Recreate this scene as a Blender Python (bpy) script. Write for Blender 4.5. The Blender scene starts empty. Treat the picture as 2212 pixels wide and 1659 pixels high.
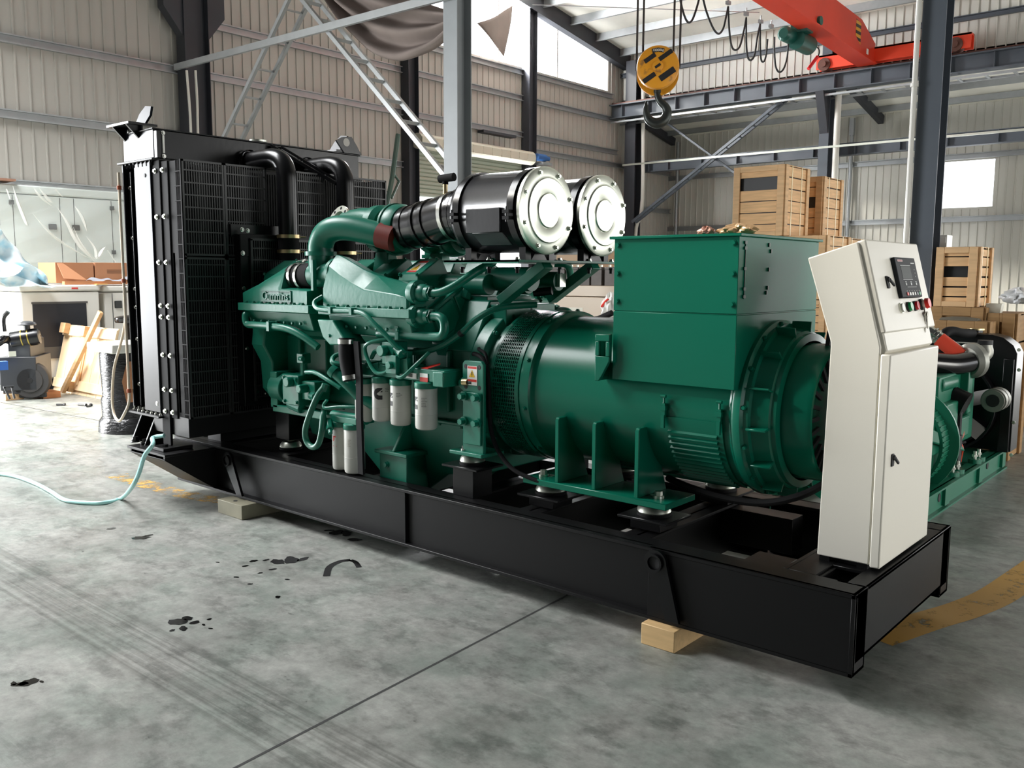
import bpy, bmesh, math, random
from mathutils import Vector as V, Matrix
random.seed(7)
S = bpy.context.scene
COL = S.collection
R = math.radians
PI = math.pi

# ------------------------------------------------------------------ camera
YAW, PITCH, ROLL, FPX = R(40.7453), R(6.9844), R(0.2353), 1925.05
CAM = V((1.038, -3.037, 1.492))
fw = V((-math.sin(YAW)*math.cos(PITCH), math.cos(YAW)*math.cos(PITCH), -math.sin(PITCH)))
_r = fw.cross(V((0, 0, 1))).normalized()
_u = _r.cross(fw)
rt = _r*math.cos(ROLL) + _u*math.sin(ROLL)
up = -_r*math.sin(ROLL) + _u*math.cos(ROLL)
cd = bpy.data.cameras.new('camera'); cam = bpy.data.objects.new('camera', cd); COL.objects.link(cam)
cd.sensor_width = 36.0; cd.lens = FPX/2212*36; cd.clip_end = 200; cd.clip_start = 0.05
m3 = Matrix((rt, up, -fw)).transposed()
cam.matrix_world = Matrix.Translation(CAM) @ m3.to_4x4()
S.camera = cam

# measured points: where the sight line through a photo point meets a plane of the hall
def ray(x, y): return (rt*(x-1106) - up*(y-829.5) + fw*FPX)
def ax_(x, y, X): d = ray(x, y); return CAM + d*((X-CAM.x)/d.x)
def ay(x, y, Y): d = ray(x, y); return CAM + d*((Y-CAM.y)/d.y)
def az(x, y, Z): d = ray(x, y); return CAM + d*((Z-CAM.z)/d.z)

# ------------------------------------------------------------------ light
vs = S.view_settings
vs.view_transform = 'Standard'; vs.look = 'None'; vs.gamma = 1.0; vs.use_curve_mapping = False
vs.exposure = 0.0
S.cycles.max_bounces = 10; S.cycles.diffuse_bounces = 5; S.cycles.glossy_bounces = 4
S.cycles.transparent_max_bounces = 8; S.cycles.sample_clamp_indirect = 6.0
S.cycles.caustics_reflective = False; S.cycles.caustics_refractive = False
W = bpy.data.worlds.new('World'); S.world = W; W.use_nodes = True
wn = W.node_tree; bg = wn.nodes['Background']
bg.inputs['Color'].default_value = (0.93, 0.96, 1.0, 1); bg.inputs['Strength'].default_value = 3.0

def area(name, loc, sx, sy, direction, watts, col=(1, 1, 1)):
    l = bpy.data.lights.new(name, 'AREA'); l.shape = 'RECTANGLE'; l.size = sx; l.size_y = sy
    l.energy = watts; l.color = col
    o = bpy.data.objects.new(name, l); COL.objects.link(o); o.location = loc
    o.rotation_euler = V(direction).to_track_quat('-Z', 'Z').to_euler()
    return o
# daylight standing in the doors and windows of the hall, plus an overhead fill
area('daylight_left_door', (-14.25, -3.9, 2.4), 7.4, 4.6, (1, 0, 0), 3000, (0.96, 0.98, 1.0))
area('daylight_end_windows', (7.15, 2.5, 1.4), 11.0, 2.8, (-1, 0, 0), 800, (1.0, 0.96, 0.86))
area('daylight_end_door', (7.15, 11.0, 2.6), 6.0, 5.0, (-1, 0, 0), 300, (1.0, 0.96, 0.86))
_pl = area('added_overhead_fill', (-9.5, -3.5, 9.0), 6.0, 5.0, (0, 0, -1), 2000, (0.98, 0.99, 1.0)); _pl.data.spread = R(125)  # unseen overhead fill, added to brighten the left floor
area('daylight_back_door', (2.0, 22.2, 2.6), 8.8, 5.0, (0, -1, 0), 330, (1.0, 0.97, 0.9))
area('daylight_gable_window', (-14.25, 14.0, 7.3), 9.0, 1.4, (1, 0, 0.05), 7200, (0.98, 0.99, 1.0))
sl = bpy.data.lights.new('sun', 'SUN'); sl.energy = 9.0; sl.angle = 0.12; sl.color = (1.0, 0.96, 0.88)
so = bpy.data.objects.new('sun', sl); COL.objects.link(so)
so.rotation_euler = V((0.74, 0.46, -0.5)).to_track_quat('-Z', 'Y').to_euler()

# ------------------------------------------------------------------ helpers
def lin(c):
    return tuple(((v/255)/12.92 if v/255 <= .04045 else ((v/255+.055)/1.055)**2.4) for v in c)
def mat(name, rgb, rough=0.5, metal=0.0, var=0.0, vscale=4.0, bump=0.0, bscale=60.0, coat=0.0, stretch=None, spec=0.5,
        rgb2=None, lo=0.4, hi=0.6, alpha=1.0, emit=None, trans=0.0):
    m = bpy.data.materials.new(name); m.use_nodes = True
    nt = m.node_tree; b = nt.nodes['Principled BSDF']
    c = lin(rgb)
    b.inputs['Base Color'].default_value = (*c, 1); b.inputs['Roughness'].default_value = rough
    b.inputs['Metallic'].default_value = metal; b.inputs['Specular IOR Level'].default_value = spec
    if coat: b.inputs['Coat Weight'].default_value = coat; b.inputs['Coat Roughness'].default_value = 0.12
    if alpha < 1: b.inputs['Alpha'].default_value = alpha
    if trans: b.inputs['Transmission Weight'].default_value = trans
    if emit: b.inputs['Emission Color'].default_value = (*lin(emit[0]), 1); b.inputs['Emission Strength'].default_value = emit[1]
    if var or bump or rgb2:
        tc = nt.nodes.new('ShaderNodeTexCoord'); mp = nt.nodes.new('ShaderNodeMapping')
        nt.links.new(tc.outputs['Object'], mp.inputs['Vector'])
        if stretch: mp.inputs['Scale'].default_value = stretch
    if var or rgb2:
        n = nt.nodes.new('ShaderNodeTexNoise'); n.inputs['Scale'].default_value = vscale; n.inputs['Detail'].default_value = 6
        nt.links.new(mp.outputs['Vector'], n.inputs['Vector'])
        r = nt.nodes.new('ShaderNodeValToRGB'); nt.links.new(n.outputs['Fac'], r.inputs['Fac'])
        r.color_ramp.elements[0].position = lo; r.color_ramp.elements[1].position = hi
        if rgb2:
            r.color_ramp.elements[0].color = (*lin(rgb2), 1); r.color_ramp.elements[1].color = (*c, 1)
        else:
            r.color_ramp.elements[0].position = 0.25; r.color_ramp.elements[1].position = 0.75
            r.color_ramp.elements[0].color = (*[v*(1-var) for v in c], 1); r.color_ramp.elements[1].color = (*[min(1, v*(1+var)) for v in c], 1)
        nt.links.new(r.outputs['Color'], b.inputs['Base Color'])
    if bump:
        n2 = nt.nodes.new('ShaderNodeTexNoise'); n2.inputs['Scale'].default_value = bscale; n2.inputs['Detail'].default_value = 3
        nt.links.new(mp.outputs['Vector'], n2.inputs['Vector'])
        bp = nt.nodes.new('ShaderNodeBump'); bp.inputs['Strength'].default_value = bump; bp.inputs['Distance'].default_value = 0.02
        nt.links.new(n2.outputs['Fac'], bp.inputs['Height']); nt.links.new(bp.outputs['Normal'], b.inputs['Normal'])
    return m

def tag(o, label=None, cat=None, group=None, kind=None):
    if label: o['label'] = label
    if cat: o['category'] = cat
    if group: o['group'] = group
    if kind: o['kind'] = kind
    return o
def thing(name, loc, label, cat, group=None, rz=0.0):
    o = bpy.data.objects.new(name, None); COL.objects.link(o); o.location = loc; o.rotation_euler = (0, 0, rz)
    o.empty_display_size = 0.2
    return tag(o, label, cat, group)
def link(name, me, parent=None, loc=(0, 0, 0), rot=None):
    while parent is not None and parent.parent is not None and parent.parent.parent is not None: parent = parent.parent   # thing > part > sub-part
    o = bpy.data.objects.new(name, me); COL.objects.link(o)
    if parent is not None: o.parent = parent
    o.location = loc
    if rot is not None: o.rotation_euler = rot
    return o
def catmull(pts, n=6):
    P = [V(p) for p in pts]
    if len(P) < 3: return P
    out = []
    for i in range(len(P)-1):
        a = P[i-1] if i else P[0]*2-P[1]; b, c = P[i], P[i+1]; d = P[i+2] if i+2 < len(P) else P[-1]*2-P[-2]
        for k in range(n):
            t = k/n
            out.append(0.5*((2*b)+(c-a)*t+(2*a-5*b+4*c-d)*t*t+(3*b-a-3*c+d)*t**3))
    out.append(P[-1]); return out
def basis(d):
    d = V(d).normalized(); a = V((0, 0, 1)) if abs(d.z) < .9 else V((1, 0, 0))
    x = a.cross(d).normalized(); return x, d.cross(x), d

class MB:
    def __init__(s): s.v = []; s.f = []; s.mi = []; s.cur = 0
    def m(s, i): s.cur = i; return s
    def add(s, vs_, fs):
        o = len(s.v); s.v += [tuple(p) for p in vs_]
        for f in fs: s.f.append([i+o for i in f]); s.mi.append(s.cur)
        return s
    def box(s, x0, x1, y0, y1, z0, z1):
        x0, x1 = min(x0, x1), max(x0, x1); y0, y1 = min(y0, y1), max(y0, y1); z0, z1 = min(z0, z1), max(z0, z1)
        return s.add([(x0,y0,z0),(x1,y0,z0),(x1,y1,z0),(x0,y1,z0),(x0,y0,z1),(x1,y0,z1),(x1,y1,z1),(x0,y1,z1)],
                     [(0,3,2,1),(4,5,6,7),(0,1,5,4),(1,2,6,5),(2,3,7,6),(3,0,4,7)])
    def obox(s, c, ex, ey, ez):                                    # centre and three half vectors
        c, ex, ey, ez = V(c), V(ex), V(ey), V(ez)
        if ex.cross(ey).dot(ez) < 0: ez = -ez
        p = [c+ex*a+ey*b+ez*d for d in (-1, 1) for a, b in ((-1,-1),(1,-1),(1,1),(-1,1))]
        return s.add(p, [(0,3,2,1),(4,5,6,7),(0,1,5,4),(1,2,6,5),(2,3,7,6),(3,0,4,7)])
    def bar(s, a, b, w, h, upv=(0, 0, 1)):
        a, b = V(a), V(b); d = (b-a); L = d.length; d.normalize()
        u = V(upv); x = d.cross(u)
        if x.length < 1e-4: x = d.cross(V((1, 0, 0)))
        x.normalize(); u = x.cross(d)
        return s.obox((a+b)/2, d*L/2, x*w/2, u*h/2)
    def ngon(s, pts, dvec):                                        # prism: outline pushed along dvec
        n = len(pts); P = [V(p) for p in pts]; d = V(dvec)
        nrm = V((0, 0, 0))
        for i in range(n): nrm += P[i].cross(P[(i+1) % n])
        if nrm.dot(d) > 0: P.reverse()
        return s.add(P+[p+d for p in P], [tuple(range(n)), tuple(range(2*n-1, n-1, -1))]+[(i, i+n, (i+1) % n+n, (i+1) % n) for i in range(n)])
    def cyl(s, a, b, r0, r1=None, n=20, cap=True):
        a, b = V(a), V(b); r1 = r0 if r1 is None else r1
        x, y, d = basis(b-a)
        c = [(math.cos(2*PI*i/n), math.sin(2*PI*i/n)) for i in range(n)]
        vs_ = [a+(x*p+y*q)*r0 for p, q in c]+[b+(x*p+y*q)*r1 for p, q in c]
        fs = [(i, (i+1) % n, (i+1) % n+n, i+n) for i in range(n)]
        if cap: fs += [tuple(range(n-1, -1, -1)), tuple(range(n, 2*n))]
        return s.add(vs_, fs)
    def tube(s, pts, r, n=10, smooth=True, k=5):
        P = catmull(pts, k) if smooth else [V(p) for p in pts]
        rs = r if isinstance(r, (list, tuple)) else None
        vs_, fs = [], []
        px = None
        for i, p in enumerate(P):
            d = (P[min(i+1, len(P)-1)]-P[max(i-1, 0)])
            if d.length < 1e-9: d = V((0, 0, 1))
            d.normalize()
            if px is None: x, y, _ = basis(d)
            else:
                x = px-d*px.dot(d); x.normalize(); y = d.cross(x)
            px = x
            rr = r if rs is None else rs[0]+(rs[1]-rs[0])*i/(len(P)-1)
            vs_ += [p+(x*math.cos(2*PI*j/n)+y*math.sin(2*PI*j/n))*rr for j in range(n)]
        for i in range(len(P)-1):
            for j in range(n):
                a = i*n+j; b = i*n+(j+1) % n
                fs.append((a, b, b+n, a+n))
        L = (len(P)-1)*n
        fs += [tuple(range(n-1, -1, -1)), tuple(range(L, L+n))]
        return s.add(vs_, fs)
    def lathe(s, prof, c, d, n=32, a0=0.0, a1=2*PI):                # prof: (radius, along axis)
        c = V(c); x, y, d = basis(d); full = abs(a1-a0-2*PI) < 1e-6
        k = n if full else n+1
        vs_ = [c+d*h+(x*math.cos(a0+(a1-a0)*j/n)+y*math.sin(a0+(a1-a0)*j/n))*r for r, h in prof for j in range(k)]
        fs = []
        for i in range(len(prof)-1):
            for j in range(n):
                a = i*k+j; b = i*k+(j+1) % k
                fs.append((a, b, b+k, a+k))
        return s.add(vs_, fs)
    def loft(s, secs, cap=True):
        n = len(secs[0]); vs_ = [V(p) for q in secs for p in q]; fs = []
        for i in range(len(secs)-1):
            for j in range(n):
                a = i*n+j; b = i*n+(j+1) % n
                fs.append((a, b, b+n, a+n))
        if cap: fs += [tuple(range(n-1, -1, -1)), tuple(range((len(secs)-1)*n, len(secs)*n))]
        return s.add(vs_, fs)
    def sphere(s, c, r, n=16, sz=1.0):
        k = n//2
        return s.lathe([(max(r*math.sin(PI*i/k), 1e-4), -r*sz*math.cos(PI*i/k)) for i in range(k+1)], c, (0, 0, 1), n)
    def mesh(s, name, mats, ang=35):
        me = bpy.data.meshes.new(name); me.from_pydata(s.v, [], s.f)
        for m_ in (mats if isinstance(mats, (list, tuple)) else [mats]): me.materials.append(m_)
        bm = bmesh.new(); bm.from_mesh(me); bmesh.ops.recalc_face_normals(bm, faces=bm.faces); bm.to_mesh(me); bm.free()
        for p, i in zip(me.polygons, s.mi): p.material_index = i; p.use_smooth = True
        me.set_sharp_from_angle(angle=R(ang)); me.update()
        return me
    def build(s, name, mats, parent=None, bev=0.0, seg=2, loc=(0, 0, 0), rot=None, ang=35):
        o = link(name, s.mesh(name, mats, ang), parent, loc, rot)
        if bev:
            b = o.modifiers.new('bevel', 'BEVEL'); b.width = bev; b.segments = seg; b.limit_method = 'ANGLE'; b.angle_limit = R(40)
            b.harden_normals = False
        return o

def text(name, body, size, origin, xdir, ydir, m_, parent=None, depth=0.001, align='CENTER'):
    cu = bpy.data.curves.new(name, 'FONT'); cu.body = body; cu.size = size; cu.extrude = depth; cu.align_x = align; cu.align_y = 'CENTER'
    cu.resolution_u = 3
    tmp = bpy.data.objects.new('tmp', cu); COL.objects.link(tmp)
    dg = bpy.context.evaluated_depsgraph_get(); me = bpy.data.meshes.new_from_object(tmp.evaluated_get(dg))
    bpy.data.objects.remove(tmp); bpy.data.curves.remove(cu)
    me.materials.clear(); me.materials.append(m_)
    x = V(xdir).normalized(); z = x.cross(V(ydir)).normalized(); y = z.cross(x)
    o = link(name, me, parent); o.matrix_basis = Matrix.Translation(V(origin)) @ Matrix((x, y, z)).transposed().to_4x4()
    return o
def copy_tree(o, parent=None):
    c = o.copy(); COL.objects.link(c)
    if parent is not None: c.parent = parent
    for ch in list(o.children): copy_tree(ch, c)
    return c
_bolts = {}
def bolt(parent, p, d, r=0.012, h=0.012, m_=None, name='bolt', n=6):
    key = (round(r, 4), round(h, 4), m_.name, n)
    if key not in _bolts:
        mb = MB(); mb.cyl((0, 0, 0), (0, 0, h*.35), r*1.35, n=12); mb.cyl((0, 0, h*.3), (0, 0, h), r, r*.92, n=n)
        _bolts[key] = mb.mesh('bolt', m_)
    o = link(name, _bolts[key], parent, p, V(d).to_track_quat('Z', 'Y').to_euler())
    return o

# ------------------------------------------------------------------ materials
GREEN = mat('engine_green_paint', (14, 112, 90), 0.36, 0, 0.06, 3, 0.04, 40)
GREEN2 = mat('smooth_green_paint', (10, 100, 78), 0.24, 0, 0.04, 2, 0.012, 120, spec=.25)
BLACK = mat('black_gloss_paint', (11, 11, 13), 0.28, 0, 0, 4, 0.02, 30, spec=.4)
BLACKM = mat('black_satin_paint', (7, 7, 8), 0.42, 0, 0, 8, spec=.27)
MIRROR = mat('polished_black_panel', (24, 26, 31), 0.28, 0.0, spec=.11)
BLACKF = mat('black_flat_paint', (7, 7, 8), 0.7, spec=.15)
RUBBER = mat('black_rubber', (14, 14, 15), 0.75, spec=.2)
HOSEB = mat('glossy_black_hose', (14, 13, 15), 0.22, coat=0.4)
STEEL = mat('bright_steel', (205, 205, 198), 0.25, 1.0)
ZINC = mat('zinc_plated_steel', (225, 228, 215), 0.32, 0.9, 0.05, 12)
BRASS = mat('brass', (205, 184, 140), 0.35, 1.0)
CREAM = mat('cream_cabinet_paint', (222, 218, 206), 0.38, 0, 0, 3, 0.02, 200)
WHITEP = mat('filter_white_paint', (196, 196, 188), 0.4, 0, 0.06, 6)
INK = mat('black_ink', (24, 24, 26), 0.6)
PRINT = mat('grey_print', (120, 120, 116), 0.6)
REDP = mat('red_print', (214, 52, 40), 0.5)
PAPER = mat('white_label', (236, 234, 228), 0.5)
YEL = mat('warning_yellow', (232, 186, 30), 0.5)
REDC = mat('red_coupling', (120, 40, 28), 0.6, 0, 0.15, 20)
SCREEN = mat('grey_screen', (40, 47, 44), 0.5, spec=.2)
# ================================================================== the hall
def ramp_mix(nt, fac, c1, c2, p0, p1):
    r = nt.nodes.new('ShaderNodeValToRGB'); nt.links.new(fac, r.inputs['Fac'])
    r.color_ramp.elements[0].position = p0; r.color_ramp.elements[1].position = p1
    r.color_ramp.elements[0].color = (*c1, 1); r.color_ramp.elements[1].color = (*c2, 1)
    return r
def concrete():
    m = bpy.data.materials.new('worn_concrete'); m.use_nodes = True; nt = m.node_tree; b = nt.nodes['Principled BSDF']
    tc = nt.nodes.new('ShaderNodeTexCoord')
    def noise(sc, det, rot=0.0, sxyz=(1, 1, 1), ro=.6):
        mp = nt.nodes.new('ShaderNodeMapping'); mp.inputs['Scale'].default_value = sxyz; mp.inputs['Rotation'].default_value = (0, 0, rot)
        nt.links.new(tc.outputs['Object'], mp.inputs['Vector'])
        n = nt.nodes.new('ShaderNodeTexNoise'); n.inputs['Scale'].default_value = sc; n.inputs['Detail'].default_value = det
        n.inputs['Roughness'].default_value = ro
        nt.links.new(mp.outputs['Vector'], n.inputs['Vector']); return n
    def mix(a, bb, f, mode='MULTIPLY'):
        x = nt.nodes.new('ShaderNodeMix'); x.data_type = 'RGBA'; x.blend_type = mode
        x.inputs['Factor'].default_value = f
        nt.links.new(a, x.inputs['A']); nt.links.new(bb, x.inputs['B']); return x.outputs['Result']
    base = ramp_mix(nt, noise(1.1, 8).outputs['Fac'], lin((132, 133, 128)), lin((168, 168, 162)), .3, .72)
    fine = ramp_mix(nt, noise(14, 10, ro=.75).outputs['Fac'], (.62, .62, .62), (1.1, 1.1, 1.1), .32, .66)
    patch = ramp_mix(nt, noise(4.5, 9, R(8), (1, 1.6, 1), .72).outputs['Fac'], (.55, .555, .55), (1, 1, 1), .38, .50)
    spots_ = ramp_mix(nt, noise(8.5, 5, R(5), (1, 1.7, 1), .6).outputs['Fac'], (.33, .33, .33), (1, 1, 1), .27, .315)
    stain = ramp_mix(nt, noise(1.3, 8, R(15), (1, 1.5, 1), .7).outputs['Fac'], (.62, .61, .60), (1, 1, 1), .34, .5)
    scuff = ramp_mix(nt, noise(2.2, 7, R(4), (.35, 9, 1), .7).outputs['Fac'], (1, 1, 1), (1.3, 1.3, 1.27), .60, .70)
    green = ramp_mix(nt, noise(2.4, 8, ro=.7).outputs['Fac'], (.70, .80, .76), (1, 1, 1), .40, .56)
    c = mix(base.outputs['Color'], fine.outputs['Color'], .9)
    for q, f in ((patch, .8), (spots_, .8), (stain, .8), (scuff, .7), (green, .7)): c = mix(c, q.outputs['Color'], f)
    # tyre tracks running the length of the hall: streaks kept to two bands
    sep = nt.nodes.new('ShaderNodeSeparateXYZ'); nt.links.new(tc.outputs['Object'], sep.inputs['Vector'])
    streak = ramp_mix(nt, noise(1.6, 6, 0, (.22, 26, 1), .6).outputs['Fac'], (.55, .55, .54), (1, 1, 1), .38, .6)
    def band(y0, y1, soft):
        a = nt.nodes.new('ShaderNodeMapRange'); a.interpolation_type = 'SMOOTHSTEP'; nt.links.new(sep.outputs['Y'], a.inputs['Value']); a.inputs['From Min'].default_value = y0-soft; a.inputs['From Max'].default_value = y0+soft
        d = nt.nodes.new('ShaderNodeMapRange'); d.interpolation_type = 'SMOOTHSTEP'; nt.links.new(sep.outputs['Y'], d.inputs['Value']); d.inputs['From Min'].default_value = y1-soft; d.inputs['From Max'].default_value = y1+soft; d.inputs['To Min'].default_value = 1; d.inputs['To Max'].default_value = 0
        m_ = nt.nodes.new('ShaderNodeMath'); m_.operation = 'MULTIPLY'; nt.links.new(a.outputs['Result'], m_.inputs[0]); nt.links.new(d.outputs['Result'], m_.inputs[1]); return m_.outputs['Value']
    for y0, y1 in ((-1.56, -1.25), (-2.35, -2.05)):
        x = nt.nodes.new('ShaderNodeMix'); x.data_type = 'RGBA'; x.blend_type = 'MULTIPLY'; nt.links.new(band(y0, y1, .05), x.inputs['Factor'])
        nt.links.new(c, x.inputs['A']); nt.links.new(streak.outputs['Color'], x.inputs['B']); c = x.outputs['Result']
    nt.links.new(c, b.inputs['Base Color'])
    rr = nt.nodes.new('ShaderNodeMapRange'); nt.links.new(noise(2.2, 6).outputs['Fac'], rr.inputs['Value'])
    rr.inputs['To Min'].default_value = .26; rr.inputs['To Max'].default_value = .55
    nt.links.new(rr.outputs['Result'], b.inputs['Roughness'])
    bp = nt.nodes.new('ShaderNodeBump'); bp.inputs['Strength'].default_value = .12; bp.inputs['Distance'].default_value = .01
    nt.links.new(noise(22, 6).outputs['Fac'], bp.inputs['Height']); nt.links.new(bp.outputs['Normal'], b.inputs['Normal'])
    return m
CONC = concrete()
WALL = mat('ribbed_sheet_cream', (182, 178, 170), 0.5, 0, 0.05, 0.7, stretch=(1, 1, .15))
WALLB = mat('ribbed_sheet_grey', (206, 204, 195), 0.5, 0, 0.05, 0.7, stretch=(1, 1, .15))
ROOF = mat('foil_faced_roof_lining', (244, 241, 230), 0.5, 0.0, 0.08, 1.5)
GALV = mat('galvanised_steel', (168, 171, 172), 0.42, 0.6, 0.08, 6)
GREYST = mat('grey_painted_steel', (78, 84, 92), 0.5, 0, 0.08, 3)
DARKST = mat('dark_grey_steel', (48, 50, 56), 0.55, 0, 0.1, 3)
PIPEW = mat('white_plastic_pipe', (220, 217, 208), 0.4)
CRANE = mat('crane_red_paint', (214, 62, 38), 0.45, 0, 0.08, 1.2)
RAIL = mat('rusty_rail', (96, 62, 52), 0.7, 0, 0.2, 8)

mb = MB(); mb.box(-15, 8, -10, 23, -0.2, 0)
tag(mb.build('floor', CONC), kind='structure')

def ribbed(name, m_, u0, u1, z0, z1, holes, place, step=0.2, depth=0.022, wid=0.034):
    """flat sheet with upright ribs; place(u, d, z) -> point, d is how far it stands into the hall"""
    mb = MB()
    us = sorted({u0, u1, *[h[0] for h in holes], *[h[1] for h in holes]})
    for a, b in zip(us[:-1], us[1:]):
        zs = sorted({z0, z1, *[z for h in holes for z in (h[2], h[3])]})
        for c, d in zip(zs[:-1], zs[1:]):
            mu, mz = (a+b)/2, (c+d)/2
            if any(h[0] < mu < h[1] and h[2] < mz < h[3] for h in holes): continue
            P = [place(x, y, z) for z in (c, d) for x, y in ((a, -.08), (b, -.08), (b, 0), (a, 0))]
            mb.add(P, [(0,3,2,1),(4,5,6,7),(0,1,5,4),(1,2,6,5),(2,3,7,6),(3,0,4,7)])
    u = u0+step/2
    while u < u1:
        segs = [(z0, z1)]
        for h in holes:
            if h[0]-wid < u < h[1]+wid:
                ns = []
                for s0, s1 in segs:
                    if h[2] > s0: ns.append((s0, min(h[2], s1)))
                    if h[3] < s1: ns.append((max(h[3], s0), s1))
                segs = [q for q in ns if q[1]-q[0] > .01]
        for s0, s1 in segs:
            P = [place(u+a, b, z) for z in (s0, s1) for a, b in ((-wid/2, 0), (wid/2, 0), (wid*.28, depth), (-wid*.28, depth))]
            mb.add(P, [(0,3,2,1),(4,5,6,7),(1,2,6,5),(2,3,7,6),(3,0,4,7)])
        u += step
    return mb.build(name, m_, ang=20)
LX = -14.0
wl = ribbed('wall_left', WALL, -9, 22.1, 0, 10.6,
            [(-7.6, -0.2, -.1, 4.7), (10.95, 14.9, -.1, 4.3), (9.2, 18.58, 6.62, 8.6)], lambda u, d, z: (LX+d, u, z))
tag(wl, kind='structure')
wb = ribbed('wall_back', WALLB, -14.1, 7.1, 0, 6.2, [(-5.92, -4.66, 3.2, 4.46), (-2.4, 6.4, -.1, 5.1)], lambda u, d, z: (u, 22.0-d, z)); tag(wb, kind='structure')
wu = ribbed('wall_upper', WALLB, -14.1, 7.1, 6.2, 7.75, [], lambda u, d, z: (u, 19.25-d, z)); tag(wu, kind='structure')
mb = MB(); mb.box(-14.1, 7.1, -9.1, -9, 0, 10.6); NEARW = mat('dark_grey_sheet', (62, 62, 60), 0.6)
tag(mb.build('wall_front', NEARW), kind='structure')
mb = MB()
for y0, y1, z0, z1 in ((-9, -3, 0, 10.6), (-3, 8, 2.8, 10.6), (8, 14, 5.1, 10.6), (14, 22.1, 0, 10.6)): mb.box(7.0, 7.1, y0, y1, z0, z1)
tag(mb.build('wall_right', NEARW), kind='structure')
# girts on the sheeting
def girt(name, a, b, par, h=.14, d=.07, m_=GALV):
    mb = MB(); a, b = V(a), V(b); mid = (b-a).normalized()
    inn = V((1, 0, 0)) if abs(mid.y) > .5 else V((0, -1, 0))
    mb.ngon([a+V((0, 0, -h/2)), a+inn*d+V((0, 0, -h/2)), a+inn*d+V((0, 0, -h/2+.02)), a+inn*.012+V((0, 0, -h/2+.02)),
             a+inn*.012+V((0, 0, h/2-.02)), a+inn*d+V((0, 0, h/2-.02)), a+inn*d+V((0, 0, h/2)), a+V((0, 0, h/2))], b-a)
    return mb.build(name, m_, par)
x_ = LX+.025
for z, y0, y1 in ((5.02, -9, 19), (3.9, 0, 10.75), (5.92, 5.9, 19), (2.85, 0, 10.75), (4.66, 15.1, 22), (3.5, 15.1, 22), (6.55, 9.2, 18.7)):
    girt('girt', (x_, y0, z), (x_, y1, z), wl)
for z in (2.95, 4.52): girt('girt', (-14, 21.975, z), (-2.5, 21.975, z), wb)
girt('girt', (-14, 19.22, 7.2), (7, 19.22, 7.2), wu, m_=GREYST, h=.12)
# roofs
def roofz(y): return 7.72+.165*(19.3-y) if y > 5.5 else 10.0-.165*(5.5-y)
mb = MB()
for a, b in ((-9.1, -6), (-1, 5.5), (5.5, 10.0), (12.0, 19.6)):
    mb.m(1 if a < 5 else 0).ngon([(-14.1, a, roofz(a)), (-14.1, b, roofz(b)), (-14.1, b, roofz(b)+.1), (-14.1, a, roofz(a)+.1)], (21.2, 0, 0))
for x0, x1, a, b in ((-14.1, 7.1, 10., 12.), (-14.1, -12.5, -6., -1.), (-6.5, 7.1, -6., -1.)):
    mb.m(1 if a < 5 else 0).ngon([(x0, a, roofz(a)), (x0, b, roofz(b)), (x0, b, roofz(b)+.1), (x0, a, roofz(a)+.1)], (x1-x0, 0, 0))
mb.m(1).box(-12.7, -6.3, -6.1, -.9, 9.5, 9.56)  # unseen sheet added above the roof gap to keep the sun out
ce = mb.build('ceiling', [ROOF, mat('bare_grey_roof_sheet', (84, 86, 88), 0.6)]); tag(ce, kind='structure')
mb = MB(); mb.ngon([(-14.1, 19.25, 6.42), (-14.1, 22.1, 5.78), (-14.1, 22.1, 5.88), (-14.1, 19.25, 6.52)], (21.2, 0, 0))
cl = mb.build('ceiling_lean_to', ROOF); tag(cl, kind='structure')
y = 18.7
while y > 6:
    if True:
        mb = MB(); z = roofz(y); mb.box(-14, 7, y-.01, y+.005, z-.2, z); mb.box(-14, 7, y-.07, y+.005, z-.21, z-.195)
        mb.build('purlin', GALV, ce)
    y -= 1.15
for yy in (19.9, 20.7, 21.5):
    z = 6.42-.2246*(yy-19.25)
    mb = MB(); mb.box(-14, 7, yy-.03, yy+.03, z-.15, z); mb.build('purlin', GALV, cl)
for xx in (-13.85, -7.5, -1.1):
    mb = MB(); mb.bar((xx, 19.3, 6.22), (xx, 21.95, 5.64), .14, .22); mb.build('rafter', DARKST, cl)
mb = MB(); mb.bar((-13.8, 8.0, roofz(8)-.2), (-13.8, 19.2, roofz(19.2)-.2), .2, .4); mb.build('rafter', DARKST, ce)

def hcol(name, x0, x1, y0, y1, z1, m_, label, t=.014, group='steel columns of the hall'):
    """rolled column: two flanges facing -y and +y, one web"""
    mb = MB(); mb.box(x0, x1, y0, y0+t, 0, z1); mb.box(x0, x1, y1-t, y1, 0, z1); xm = (x0+x1)/2
    mb.box(xm-t/2, xm+t/2, y0+t, y1-t, 0, z1)
    mb.box(x0-.05, x1+.05, y0-.05, y1+.05, 0, .025)
    return tag(mb.build(name, m_), label, 'column', group)
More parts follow.
